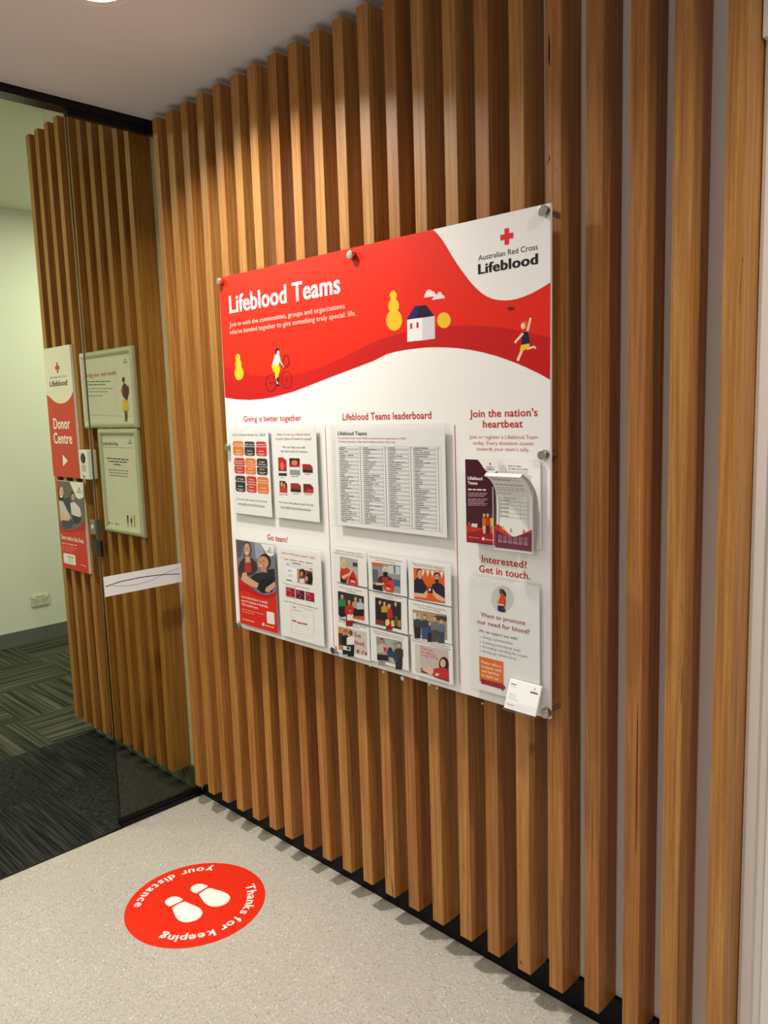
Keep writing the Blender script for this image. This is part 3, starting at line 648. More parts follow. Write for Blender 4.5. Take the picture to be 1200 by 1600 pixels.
def d_redposter(p):
    x0, x1, z0, z1 = -1.4122, -1.2782, -0.4535, -0.2685
    p.rect(x0, x1, z0, z1, (222, 46, 30), 1)
    edge = [(153, 560), (200, 590), (245, 622), (290, 655), (330, 690), (380, 718), (430, 728), (480, 722), (520, 706), (546, 690)]
    p.poly([(130, 155), (530, 210), (546, 690)] + edge[::-1][1:], (118, 124, 140), 2)
    p.poly([(153, 560), (200, 590), (245, 622), (290, 655), (330, 690), (380, 718), (430, 728), (480, 722), (520, 706), (546, 690), (548, 730), (500, 760), (440, 772), (380, 762), (320, 730), (260, 700), (205, 686), (158, 694)], (196, 30, 34), 2)
    p.poly([(130, 155), (205, 166), (180, 330), (140, 340)], (70, 84, 110), 3); p.poly([(320, 185), (390, 195), (420, 300), (380, 340), (330, 350)], (158, 164, 186), 3)
    # standing woman in a patterned cardigan
    p.poly([(205, 180), (240, 168), (275, 190), (288, 250), (280, 330), (205, 330), (198, 250)], (92, 54, 40), 4)
    p.ell(240, 258, 32, 66, (214, 160, 136), 5); p.face(236, 258, 30, 62, 6); p.poly([(222, 288), (258, 290), (248, 300), (230, 298)], (250, 240, 232), 7)
    p.poly([(205, 345), (285, 340), (340, 390), (352, 470), (300, 520), (165, 560), (148, 470), (165, 390)], (52, 46, 44), 5)
    p.poly([(222, 392), (280, 392), (292, 490), (215, 505)], (176, 44, 38), 6); p.poly([(226, 330), (268, 330), (280, 392), (224, 392)], (212, 156, 132), 6)
    # reclining donor looking up
    p.poly([(330, 505), (430, 490), (520, 520), (536, 600), (500, 700), (400, 712), (320, 640), (262, 560)], (34, 32, 42), 5)
    p.poly([(440, 470), (528, 455), (534, 600), (450, 520)], (26, 26, 30), 4)
    p.ell(425, 385, 66, 84, (44, 34, 32), 5); p.ell(408, 395, 58, 68, (206, 148, 116), 6); p.poly([(370, 430), (440, 440), (452, 500), (400, 490)], (198, 138, 108), 6); p.face(400, 392, 46, 56, 8, -0.25); p.poly([(380, 418), (404, 426), (400, 436), (378, 428)], (250, 240, 232), 9)
    p.poly([(195, 500), (235, 495), (250, 540), (330, 590), (365, 610), (350, 655), (290, 640), (210, 600), (182, 560)], (222, 166, 138), 7)
    p.poly([(430, 690), (440, 655), (530, 590), (540, 640), (470, 705)], (216, 160, 130), 7)
    p.poly([(385, 195), (530, 212), (522, 318), (480, 330), (445, 300), (415, 250)], (240, 238, 234), 6); mini_logo(p, 478, 246, 60, L=7)
    for i, (t, a, b_) in enumerate((('A new blood donor is needed', (183, 752), (453, 828)), ('every 5 minutes in Australia.', (183, 793), (462, 868)), ('That could be you.', (185, 832), (358, 882)))): p.text(t, a, b_, 25, (255, 228, 214), 0.03, 3)
    p.bars((188, 880), (418, 940), 9, (246, 150, 130), 3, 6, 1); p.bars((190, 905), (325, 938), 9, (246, 150, 130), 3, 4, 2)
    p.bars((195, 985), (325, 1020), 11, (250, 190, 170), 3, 3, 4)
    p.rrect([(444, 898), (524, 916), (530, 1042), (450, 1024)], 14, (240, 236, 232), 3)
    p.ell(410, 1036, 13, 17, (250, 230, 220), 3); p.bars((428, 1052), (530, 1080), 13, (248, 180, 160), 3, 2, 5)
notice('notice', (-1.4122, -1.2782, -0.4535, -0.2685), 'red poster with photo of two people, lower left corner of the board', 'poster', 'clear-sleeved notices on the board', D, d_redposter)
def d_tally(p):
    p.text("How to find your team's 'tally':", (600, 297), (955, 362), 24, (190, 70, 78), 0, 2)
    p.text('1.', (602, 348), (615, 350), 14, TXT, 0, 2); p.bars((628, 358), (940, 412), 9, (190, 110, 116), 2, 4, 2)
    p.poly([(645, 378), (922, 432), (922, 628), (652, 572)], (226, 226, 230), 2); p.poly([(647, 432), (920, 478), (922, 628), (652, 572)], (244, 243, 242), 3)
    p.poly([(714, 392), (800, 408), (800, 417), (714, 401)], (60, 80, 140), 3); p.bars((655, 415), (685, 420), 8, (90, 90, 96), 3, 1); p.poly([(893, 455), (920, 460), (920, 470), (893, 465)], (200, 50, 60), 4)
    p.bars((668, 478), (708, 486), 7, (70, 60, 64), 4, 2); p.bars((668, 520), (725, 532), 5, (170, 170, 172), 4, 3); p.bars((668, 535), (720, 545), 5, (170, 170, 172), 4, 3)
    p.poly([(762, 455), (922, 486), (922, 628), (765, 598)], (120, 74, 56), 4); p.poly([(762, 455), (785, 460), (785, 600), (765, 597)], (214, 150, 100), 5)
    p.ell(818, 500, 30, 42, (54, 34, 32), 5); p.ell(810, 510, 17, 27, (190, 130, 104), 6); p.ell(892, 560, 34, 62, (40, 26, 28), 6); p.ell(862, 560, 16, 26, (204, 150, 122), 7); p.poly([(790, 560), (840, 560), (845, 612), (788, 602)], (226, 216, 216), 6)
    p.poly([(652, 566), (705, 577), (705, 584), (652, 573)], (40, 40, 44), 5)
    p.text('2.', (612, 610), (625, 613), 14, TXT, 0, 2); p.text('Scroll down and select Donor team tallies', (636, 618), (888, 672), 13, TXT, 0, 2)
    for k, (x, y, c) in enumerate(((648, 648, (168, 26, 52)), (749, 672, (92, 16, 44)), (850, 694, (168, 26, 52)))):
        if k == 0: p.poly([(x - 7, y - 10), (x + 97, y + 10), (x + 97, y + 122), (x - 7, y + 100)], (226, 90, 100), 2); p.poly([(x - 3, y - 5), (x + 93, y + 14), (x + 93, y + 117), (x - 3, y + 97)], (242, 240, 238), 3)
        p.poly([(x, y), (x + 90, y + 18), (x + 92, y + 112), (x + 2, y + 92)], c, 4); p.bars((x + 10, y + 26), (x + 55, y + 35), 6, (230, 180, 186), 5, 1); p.bars((x + 10, y + 45), (x + 74, y + 58), 4, (214, 140, 150), 5, 3); p.bars((x + 36, y + 80), (x + 60, y + 85), 5, (230, 180, 186), 5, 1)
    p.text('3.', (617, 793), (630, 796), 14, TXT, 0, 2); p.text('Enter Team Name and click the SEARCH button', (640, 800), (978, 880), 14, TXT, 0, 2)
    q = [(700, 838), (935, 888), (936, 1170), (706, 1118)]; p.line(q + [q[0]], 2.2, (176, 178, 184), 2)
    p.bars((720, 862), (755, 870), 9, (110, 110, 116), 2, 1); p.bars((715, 885), (805, 905), 5, (150, 150, 154), 2, 3); p.line([(712, 915), (925, 972)], 1.2, (200, 200, 204), 2); p.line([(712, 1030), (920, 1082)], 1.2, (200, 200, 204), 2); p.bars((712, 955), (735, 960), 5, (170, 170, 174), 2, 1)
    for k in range(5): p.line([(846 + 17 * k, 872 + 3.6 * k), (846 + 17 * k, 890 + 3.6 * k)], 2.2, (150, 150, 156), 2)
    for k in range(3): p.poly([(713 + 52 * k, 988 + 11 * k + (10 if k else 0)), (755 + 56 * k, 997 + 12 * k + (10 if k else 0)), (755 + 56 * k, 1011 + 12 * k + (10 if k else 0)), (713 + 52 * k, 1002 + 11 * k + (10 if k else 0))], (200, 60, 56), 3)
notice('notice', (-1.2688, -1.1340, -0.4536, -0.2680), 'white notice on finding your team tally, right of the red poster', 'poster', 'clear-sleeved notices on the board', D, d_tally)

def d_promote(p):
    p.rect(-0.7745, -0.6440, -0.450, -0.2667, (234, 234, 232), 1)
    p.ell(428, 490, 100, 118, (206, 205, 206), 2, n=36)
    HR = (40, 24, 28); SK = (120, 72, 56)
    p.poly([(402, 405), (420, 398), (445, 412), (462, 440), (464, 470), (448, 474), (436, 446), (404, 440)], HR, 3); p.ell(417, 428, 15, 22, SK, 4)
    p.poly([(410, 455), (430, 448), (452, 462), (460, 500), (448, 545), (395, 540), (384, 500)], (222, 74, 30), 4); p.poly([(386, 490), (402, 470), (412, 460), (398, 500), (400, 520)], (244, 206, 140), 5)
    p.poly([(390, 532), (446, 540), (444, 552), (388, 544)], (246, 214, 150), 5); p.poly([(388, 546), (446, 554), (460, 606), (438, 610), (388, 596)], (34, 38, 86), 5); p.line([(455, 500), (450, 545), (438, 580)], 11, SK, 6)
    p.text('Want to promote', (235, 642), (633, 728), 38, (158, 28, 58), 0.008, 3, 3); p.text('our need for blood?', (203, 705), (673, 806), 38, (158, 28, 58), 0.008, 3, 3)
    p.text('We can support you with', (218, 781), (560, 858), 26, (62, 60, 66), 0.0, 3)
    for t, y0, x1, y1 in (('Giving a presentation', 839, 521, 899), ('Creating promotional tools', 881, 590, 966), ('Arranging a booking for a team', 922, 652, 1020), ('Setting up a blood drive', 963, 554, 1038)):
        p.text(t, (250, y0), (x1, y1), 24, (128, 128, 130), 0.0, 3); p.ell(231, y0 - 10, 4, 5, (60, 60, 66), 3, n=10)
    p.poly([(222, 1000), (438, 1052), (440, 1248), (226, 1226)], (226, 116, 36), 3)
    for t, a, b_ in (('Please take a', (243, 1062), (416, 1104)), ('business card', (244, 1100), (420, 1144)), ('and feel free', (245, 1140), (402, 1178)), ('to reach out.', (244, 1178), (400, 1218))): p.text(t, a, b_, 26, (255, 236, 214), 0.012, 5)
    p.poly([(238, 1200), (424, 1246), (424, 1234), (460, 1283), (426, 1316), (425, 1296), (240, 1244)], (150, 22, 50), 4)
notice('notice', (-0.7745, -0.6440, -0.4500, -0.2667), 'pale notice headed Want to promote our need for blood, lower right on the board', 'poster', 'clear-sleeved notices on the board', H, d_promote, mr=0.0004)

# nine thank-you cards
def two_lines(p, a, b_, c, d, t0, t1):
    p.text(t0, a, b_, 13, (150, 60, 66), 0.0, 2, 1); p.text(t1, c, d, 13, (150, 60, 66), 0.0, 2, 1)
def k11(p):
    two_lines(p, (80, 112), (325, 162), (70, 134), (333, 184), 'Thank you for supporting our rally for', 'emergency services across the city and state')
    p.poly([(120, 165), (280, 198), (286, 432), (128, 398)], (176, 176, 172), 2); p.poly([(122, 300), (180, 310), (182, 408), (126, 398)], (40, 38, 44), 3); p.poly([(235, 220), (278, 228), (279, 262), (237, 254)], (60, 60, 66), 3)
    p.poly([(128, 270), (165, 262), (205, 280), (212, 300), (190, 385), (150, 372), (130, 350)], (206, 62, 40), 4); p.ell(157, 232, 26, 46, (222, 190, 130), 4); p.ell(160, 236, 17, 28, (232, 176, 148), 5); p.face(160, 238, 17, 28, 6)
    p.poly([(140, 345), (215, 310), (236, 278), (243, 292), (222, 325), (150, 372)], (234, 184, 158), 5)
    p.poly([(236, 288), (262, 335), (280, 385), (282, 432), (190, 408), (196, 375), (215, 330)], (232, 96, 76), 5); p.poly([(236, 296), (258, 338), (274, 386), (276, 424), (196, 404), (202, 376), (219, 334)], (206, 40, 34), 6)
    p.text('Give', (208, 368), (256, 378), 22, (80, 20, 24), 0.03, 7); p.text('life', (222, 398), (262, 406), 22, (250, 226, 216), 0.03, 7)
def k12(p):
    two_lines(p, (385, 170), (672, 222), (440, 202), (615, 232), 'Thank you Blood Mega Relay team for supporting', 'Local Government Challenge')
    p.poly([(405, 217), (660, 250), (662, 500), (415, 458)], (150, 152, 150), 2); p.poly([(405, 217), (500, 230), (500, 262), (406, 250)], (190, 112, 62), 3); p.poly([(550, 248), (655, 262), (656, 330), (552, 318)], (206, 210, 214), 3); p.poly([(600, 252), (618, 255), (618, 320), (602, 318)], (110, 114, 118), 4); p.poly([(410, 280), (460, 288), (462, 400), (414, 392)], (98, 102, 104), 3); p.poly([(605, 370), (660, 380), (661, 440), (608, 430)], (70, 92, 140), 3)
    p.poly([(414, 415), (500, 432), (505, 480), (416, 458)], (36, 34, 38), 4)
    p.poly([(470, 350), (510, 340), (560, 345), (605, 380), (580, 440), (500, 430), (450, 410)], (60, 46, 52), 4); p.poly([(500, 352), (545, 352), (560, 395), (505, 395)], (190, 44, 40), 5); p.ell(527, 292, 27, 36, (226, 208, 178), 5); p.ell(528, 298, 19, 26, (226, 176, 150), 6); p.poly([(508, 305), (550, 308), (546, 345), (525, 352), (510, 340)], (30, 28, 34), 7)
    p.poly([(445, 400), (500, 405), (520, 400), (515, 422), (450, 425)], (232, 186, 160), 6)
    p.poly([(602, 375), (570, 380), (520, 410), (510, 440), (535, 480), (595, 492), (606, 440)], (212, 56, 44), 7); p.text('Give', (535, 428), (575, 446), 22, (90, 20, 24), 0.03, 8); p.text('life', (540, 458), (575, 474), 22, (250, 220, 210), 0.03, 8)
def k13(p):
    two_lines(p, (765, 235), (1058, 272), (785, 252), (1038, 286), 'Thank you Victoria Police for supporting the', 'Emergency Services Blood Challenge')
    p.poly([(778, 268), (1052, 300), (1060, 588), (785, 545)], (226, 96, 30), 2)
    for k in range(5): p.poly([(845 + 42 * k, 283 + 5 * k), (880 + 42 * k, 287 + 5 * k), (864 + 42 * k, 345 + 5 * k)], (240, 226, 216), 3)
    NV = (30, 32, 44)
    p.poly([(785, 380), (815, 355), (855, 365), (880, 410), (900, 440), (890, 540), (784, 490)], NV, 4); p.ell(832, 310, 25, 36, (60, 44, 38), 4); p.ell(836, 322, 21, 33, (224, 172, 142), 5); p.face(838, 322, 20, 32, 7); p.poly([(820, 345), (850, 348), (848, 370), (825, 366)], (214, 160, 132), 5)
    p.poly([(945, 420), (975, 405), (1020, 408), (1056, 440), (1058, 540), (960, 520), (935, 480)], NV, 4); p.ell(987, 345, 26, 38, (44, 34, 32), 4); p.ell(988, 358, 22, 34, (214, 160, 132), 5); p.face(988, 354, 21, 33, 7); p.poly([(970, 372), (1006, 374), (1002, 402), (988, 410), (972, 398)], (58, 42, 36), 6)
    p.poly([(786, 490), (870, 500), (895, 470), (906, 500), (895, 540), (790, 525)], (232, 180, 150), 6); p.poly([(950, 455), (975, 490), (1060, 545), (1058, 575), (990, 550), (952, 510)], (232, 180, 150), 6)
    p.poly([(908, 440), (945, 445), (943, 495), (912, 490)], (24, 26, 34), 7); p.ell(926, 464, 9, 14, (236, 236, 236), 8)
def group_photo(p, q, bg, people, L=2):
    p.poly(q, bg, L)
    for f in people: p.figure(*f[:6], L=L + 2, legs=f[6] if len(f) > 6 else None)
SK1 = (226, 176, 148); SK2 = (198, 142, 110); DK = (40, 34, 36)
def k21(p):
    two_lines(p, (115, 442), (318, 487), (170, 476), (265, 496), 'Thank you Companies for supporting', 'Team Giving Day')
    group_photo(p, [(102, 475), (335, 525), (340, 738), (108, 690)], (58, 54, 52), [(142, 538, 34, (54, 130, 84), SK1, DK, DK), (262, 560, 32, (176, 160, 120), SK1, (120, 80, 50), DK), (305, 570, 32, (190, 196, 206), SK1, DK, DK), (206, 590, 40, (196, 40, 36), SK2, DK, (150, 30, 30)), (215, 672, 30, (232, 228, 222), SK1, (90, 60, 40))])
    p.poly([(240, 700), (338, 700), (340, 738), (236, 716)], (196, 90, 50), 9); p.poly([(205, 655), (232, 660), (228, 690), (206, 684)], (212, 50, 44), 10)
def k22(p):
    two_lines(p, (425, 500), (668, 545), (500, 530), (600, 550), 'Thank you Team Giving for supporting', 'Team Giving Day')
    group_photo(p, [(435, 530), (668, 578), (668, 822), (440, 770)], (48, 40, 40), [(480, 590, 32, (40, 36, 40), SK1, DK, DK), (520, 600, 30, (196, 160, 60), SK1, (110, 70, 40), DK), (620, 608, 32, (36, 34, 40), SK1, (170, 120, 90), DK), (562, 625, 40, (196, 38, 34), SK1, DK, (150, 28, 28))])
    p.poly([(440, 725), (520, 745), (518, 788), (440, 770)], (120, 60, 40), 9); p.poly([(530, 735), (560, 725), (570, 770), (545, 790), (528, 775)], (232, 206, 120), 10); p.poly([(580, 745), (605, 735), (612, 790), (585, 795)], (232, 196, 110), 10); p.poly([(612, 700), (638, 700), (642, 790), (614, 785)], (86, 96, 60), 10); p.poly([(635, 735), (668, 740), (668, 800), (640, 795)], (200, 120, 60), 9)
def k23(p):
    two_lines(p, (772, 602), (1065, 648), (820, 630), (1015, 662), 'Thank you City of Melbourne for supporting', 'Local Government Challenge')
    group_photo(p, [(770, 640), (1075, 690), (1080, 915), (778, 855)], (176, 150, 116), [(815, 718, 36, (44, 70, 58), SK1, DK, DK), (880, 725, 36, (66, 60, 76), SK1, (90, 60, 44), (60, 80, 120)), (970, 740, 38, (120, 116, 110), SK1, (60, 44, 36), (80, 76, 60)), (1028, 762, 36, (98, 112, 140), SK1, (44, 34, 32), (60, 70, 100)), (925, 780, 30, (40, 70, 160), SK1, (80, 50, 40), DK)])
    p.poly([(775, 670), (835, 680), (835, 730), (778, 722)], (232, 228, 222), 3); p.poly([(980, 690), (1074, 705), (1076, 750), (985, 735)], (70, 66, 60), 3)
def k31(p):
    two_lines(p, (105, 752), (358, 805), (160, 782), (300, 812), 'Thank you Melbourne University for supporting', 'Unis Blood Challenge')
    p.poly([(105, 792), (360, 845), (362, 1055), (112, 995)], (206, 198, 192), 2); p.poly([(105, 792), (225, 817), (228, 870), (110, 850)], (200, 140, 84), 3); p.poly([(108, 850), (150, 858), (150, 1002), (112, 995)], (84, 54, 40), 3)
    p.figure(172, 862, 36, (34, 32, 38), SK2, DK, 4, legs=DK); p.figure(220, 872, 38, (234, 232, 228), (120, 80, 60), (30, 24, 26), 5, legs=(36, 36, 44))
    p.poly([(150, 962), (220, 978), (218, 1012), (152, 998)], (226, 222, 228), 10); p.poly([(184, 974), (212, 980), (210, 1002), (186, 996)], (50, 50, 56), 11); p.poly([(115, 960), (145, 958), (148, 1000), (115, 995)], (214, 130, 50), 10)
    p.text('Give', (250, 885), (308, 892), 38, (206, 44, 46), 0.015, 5, 3); p.text('blood.', (250, 948), (345, 970), 38, (206, 44, 46), 0.015, 5, 3)
    p.ell(285, 1018, 13, 18, DK, 5); p.ell(289, 1022, 9, 13, SK2, 6); p.ell(328, 1028, 14, 18, (206, 96, 70), 5); p.ell(330, 1034, 9, 13, SK1, 6); p.ell(357, 1036, 6, 16, DK, 5)
def k32(p):
    two_lines(p, (418, 842), (696, 895), (425, 862), (690, 912), 'Thank you Water Safety Team, from Rowe to the', 'Community for supporting the Corporate Blood Drive')
    p.poly([(445, 880), (675, 928), (682, 1145), (455, 1090)], (150, 150, 146), 2); p.poly([(530, 905), (600, 920), (600, 1000), (535, 990)], (176, 174, 168), 3); p.text('Give', (580, 948), (615, 955), 14, (110, 96, 96), 0, 4)
    p.figure(495, 940, 40, (196, 186, 170), SK2, DK, 4, legs=(150, 146, 138)); p.figure(648, 978, 40, (60, 50, 48), SK1, (60, 40, 40), 4, legs=(44, 40, 46)); p.poly([(512, 975), (535, 980), (538, 1020), (514, 1015)], (206, 44, 40), 9)
    p.poly([(545, 1010), (590, 1005), (640, 1060), (640, 1120), (590, 1100), (548, 1060)], (46, 66, 104), 9); p.ell(570, 1000, 18, 22, (60, 44, 40), 10); p.poly([(560, 1065), (600, 1075), (620, 1120), (590, 1118)], (190, 176, 140), 10); p.poly([(455, 1040), (545, 1050), (560, 1100), (455, 1090)], (40, 38, 44), 8)
def k33(p):
    two_lines(p, (778, 905), (1098, 982), (765, 920), (1108, 1005), 'Thank you The Lost Dogs Home Lifeblood', 'Teams inspiration for organising group bookings')
    p.poly([(790, 945), (835, 955), (838, 1210), (795, 1195)], (214, 208, 194), 2); p.poly([(835, 955), (1088, 1005), (1096, 1287), (842, 1205)], (202, 186, 178), 3)
    for t, a, b_ in (('Thank you', (845, 995), (952, 1018)), ('for making a', (845, 1028), (980, 1058)), ('change for life', (845, 1056), (1000, 1090))): p.text(t, a, b_, 26, (206, 70, 72), 0.0, 4)
    p.poly([(842, 1165), (940, 1180), (960, 1225), (850, 1205)], (70, 50, 48), 5); p.ell(870, 1185, 22, 18, (110, 90, 86), 6); p.poly([(850, 1175), (930, 1150), (960, 1200), (940, 1230)], (232, 190, 168), 7)
    p.ell(1050, 1130, 44, 66, (54, 32, 32), 5); p.poly([(1020, 1130), (1090, 1130), (1092, 1200), (1020, 1190)], (54, 32, 32), 5); p.ell(1042, 1122, 24, 36, (234, 188, 164), 6); p.face(1042, 1120, 23, 34, 7)
    p.poly([(960, 1170), (1010, 1160), (1070, 1165), (1094, 1190), (1095, 1280), (1000, 1250), (950, 1230)], (196, 46, 52), 6); p.ell(990, 1222, 18, 14, (234, 190, 168), 8); p.poly([(960, 1235), (1094, 1278), (1096, 1287), (960, 1243)], (60, 40, 44), 8)
cards = [(k11, -1.0992, -1.0085, -0.3188, -0.2545, 'a woman holding a red drop sign, top left of nine'), (k12, -1.0048, -0.9110, -0.3215, -0.2553, 'a masked person holding a red sign, top middle of nine'), (k13, -0.9060, -0.8127, -0.3230, -0.2545, 'two officers against orange, top right of nine'),
         (k21, -1.0995, -1.0085, -0.3872, -0.3218, 'people around a person in red, middle left of nine'), (k22, -1.0050, -0.9118, -0.3880, -0.3243, 'a dark group photo, centre of nine'), (k23, -0.9085, -0.8132, -0.3868, -0.3255, 'a row of five colleagues, middle right of nine'),
         (k31, -1.0975, -1.0075, -0.4555, -0.3925, 'two men beside the words Give blood, bottom left of nine'), (k32, -1.0050, -0.9118, -0.4530, -0.3920, 'people around a seated donor, bottom middle of nine'), (k33, -0.9048, -0.8123, -0.4555, -0.3885, 'a donor under the words Thank you, bottom right of nine')]
for fn, xa, xb, za, zb, what in cards:
    notice('thank_you_card', (xa, xb, za, zb), 'thank-you card showing ' + what, 'card', 'nine thank-you cards on the board', Fc, fn, ml=0.0, mr=0.0012)

# ---------------------------------------------------------------- brochure rack on the board
rack = empty('brochure_holder', W(-0.70, -0.036, -0.2135)); tag(rack, 'clear acrylic brochure holder on the right side of the board, with one deeper front pocket', 'brochure holder')
b = MB(); b.box(-0.782, -0.636, YB - 0.0011, YB - 0.0003, -0.2135, -0.0826, M_ACRYLIC); b.build('back_plate', rack)
b = MB(); b.box(-0.782, -0.708, -0.0440, -0.0434, -0.2135, -0.155, M_ACRYLIC); b.box(-0.782, -0.708, -0.0434, YB - 0.001, -0.2140, -0.2130, M_ACRYLIC); b.build('left_pocket', rack)
b = MB(); b.box(-0.7090, -0.6400, -0.0590, -0.0584, -0.2120, -0.1205, M_ACRYLIC); b.box(-0.7090, -0.6400, -0.0584, YB - 0.001, -0.2128, -0.2116, M_ACRYLIC)
b.box(-0.7094, -0.7088, -0.0590, YB - 0.001, -0.2128, -0.1205, M_ACRYLIC); b.box(-0.6402, -0.6396, -0.0590, YB - 0.001, -0.2128, -0.1205, M_ACRYLIC)
b.box(-0.6400, -0.6392, -0.0596, -0.0585, -0.2128, -0.1205, M_ACRYLICEDGE); b.box(-0.7098, -0.7090, -0.0596, -0.0585, -0.2128, -0.1205, M_ACRYLICEDGE); b.box(-0.7098, -0.6392, -0.0598, -0.0586, -0.2140, -0.2122, M_ACRYLICEDGE)
b.build('front_pocket', rack)
b = Print(-0.0420, G); MRN = (70, 22, 36)
b.box(-0.7745, -0.7120, -0.0420, -0.0385, -0.2120, -0.0822, M_PAPER); b.rect(-0.7745, -0.7120, -0.2120, -0.0822, MRN, 1)
b.poly([(222, 603), (418, 605), (420, 715), (385, 728), (340, 730), (305, 712), (275, 675), (250, 635)], (238, 236, 232), 2); mini_logo(b, 345, 645, 80, L=3)
b.text('Lifeblood', (130, 797), (270, 802), 32, (250, 240, 238), 0.03, 3, 3); b.text('Teams', (130, 841), (224, 845), 30, (250, 240, 238), 0.03, 3, 3)
b.bars((132, 898), (315, 903), 14, (236, 216, 220), 3, 4)
for k in range(8): b.bars((132, 928 + 15 * k + (12 if k > 2 else 0)), (325 - 18 * (k % 3), 931 + 15 * k + (12 if k > 2 else 0)), 6, (196, 160, 170), 3, 5, k)
b.poly([(114, 1232), (150, 1250), (200, 1262), (260, 1262), (310, 1248), (440, 1240), (440, 1425), (118, 1388)], (206, 54, 30), 2); b.poly([(116, 1300), (180, 1302), (260, 1275), (330, 1262), (440, 1262), (440, 1425), (118, 1388)], (168, 22, 34), 3)
b.poly([(160, 1240), (175, 1215), (205, 1222), (222, 1215), (222, 1258), (168, 1250)], (240, 226, 226), 4); b.ell(145, 1222, 9, 18, (224, 110, 40), 4)
for x, sh, lg in ((287, (226, 110, 40), (240, 200, 170)), (322, (206, 44, 30), (40, 36, 70)), (362, (240, 190, 40), (226, 120, 40))):
    b.ell(x, 1140, 12, 20, SK1 if x < 350 else (110, 66, 50), 5); b.poly([(x - 18, 1165), (x + 18, 1165), (x + 16, 1240), (x - 16, 1240)], sh, 4); b.poly([(x - 15, 1240), (x + 15, 1240), (x + 10, 1315), (x - 8, 1315)], lg, 4)
b.bars((136, 1350), (245, 1365), 8, (226, 150, 150), 4, 4); b.ell(279, 1365, 14, 16, (246, 228, 226), 4); b.bars((300, 1378), (380, 1388), 12, (226, 150, 150), 4, 2)
tag(b.build('brochure'), 'dark maroon Lifeblood Teams brochure standing in the left side of the brochure holder', 'brochure')
b = Print(-0.0345, G); b.box(-0.7052, -0.6430, -0.0345, -0.0325, -0.2110, -0.0832, M_PAPER)
b.text('Join a team,', (520, 672), (648, 676), 18, (196, 70, 84), 0.01, 2); b.text('or start your own!', (520, 700), (705, 704), 18, (80, 50, 66), 0.01, 2)
for k in range(9): b.bars((520, 722 + 13 * k), (715 + (40 if k > 2 else 0) - 14 * (k % 2), 725 + 13 * k), 5, (176, 168, 172), 2, 5, k)
tag(b.build('leaflet'), 'white leaflet headed Join a team, behind the curling brochures', 'leaflet')
# the pile of brochures that has curled forward over the front pocket
br = MB()
ctr = [(-0.0573, -0.2112), (-0.0560, -0.185), (-0.0550, -0.165), (-0.0548, -0.145), (-0.0565, -0.128), (-0.0625, -0.1165), (-0.0725, -0.1070), (-0.0832, -0.1020)]
bak = [(-0.0460, -0.2112), (-0.0400, -0.185), (-0.0385, -0.165), (-0.0395, -0.145), (-0.0445, -0.128), (-0.0535, -0.1150), (-0.0655, -0.1045), (-0.0785, -0.0976)]
def spline(p, n=40):
    out = []
    for i in range(n + 1):
        t = i / n * (len(p) - 1); k = min(int(t), len(p) - 2); f = t - k
        g = lambda j: Vector(p[max(0, min(len(p) - 1, j))])
        a, b_, c, d = g(k - 1), g(k), g(k + 1), g(k + 2)
        out.append(0.5 * ((2 * b_) + (c - a) * f + (2 * a - 5 * b_ + 4 * c - d) * f * f + (3 * b_ - a - 3 * c + d) * f ** 3))
    return out
cf, cb = spline(ctr), spline(bak); n = len(cf); XA, XB = -0.7062, -0.6430
vs = [W(x, p.x, p.y) for x in (XA, XB) for p in cf] + [W(x, p.x, p.y) for x in (XA, XB) for p in cb]
GREYP = mat('paper_edges', (168, 162, 158), 0.6)
br.add(vs, [(i, i + 1, n + i + 1, n + i) for i in range(n - 1)], M_PAPER, True)
br.add(vs, [(2 * n + i, 3 * n + i, 3 * n + i + 1, 2 * n + i + 1) for i in range(n - 1)] + [(0, n, 3 * n, 2 * n), (n - 1, 3 * n - 1, 4 * n - 1, 2 * n - 1)], M_PAPER, True)
br.add(vs, [(i, 2 * n + i, 2 * n + i + 1, i + 1) for i in range(n - 1)] + [(n + i, n + i + 1, 3 * n + i + 1, 3 * n + i) for i in range(n - 1)], GREYP, False)
cum = [0.0]
for i in range(1, n): cum.append(cum[-1] + (cf[i] - cf[i - 1]).length)
def on_front(u, v, L):
    """a point of the curled front leaf: u across 0..1, v up the leaf 0..1"""
    t = v * cum[-1]; k = 0
    while k < n - 2 and cum[k + 1] < t: k += 1
    f = (t - cum[k]) / (cum[k + 1] - cum[k]); p = cf[k].lerp(cf[k + 1], f); d = (cf[k + 1] - cf[k]).normalized(); nn = Vector((-d.y, d.x))
    p = p + nn * (L * EPS * 1.2)
    return W(XA + (XB - XA) * u, p.x, p.y)
def bpoly(q, col, L): br.add([on_front(u, v, L) for u, v in q], [tuple(range(len(q)))], ink(col))
def bband(f0, f1, col, L, k=20):
    for i in range(k):
        u0, u1 = i / k, (i + 1) / k
        m = 8
        for j in range(m):
            a0, a1 = f0(u0) + (f1(u0) - f0(u0)) * j / m, f0(u0) + (f1(u0) - f0(u0)) * (j + 1) / m
            b0, b1 = f0(u1) + (f1(u1) - f0(u1)) * j / m, f0(u1) + (f1(u1) - f0(u1)) * (j + 1) / m
            bpoly([(u0, a0), (u1, b0), (u1, b1), (u0, a1)], col, L)
wv = lambda u: 0.225 + 0.06 * math.cos(2 * math.pi * u * 0.95) - 0.025 * u
wv2 = lambda u: 0.185 + 0.035 * math.cos(2 * math.pi * u * 0.95 + 0.6)
bband(lambda u: 0.0, wv2, (112, 44, 66), 1); bband(wv2, wv, (206, 62, 44), 1)
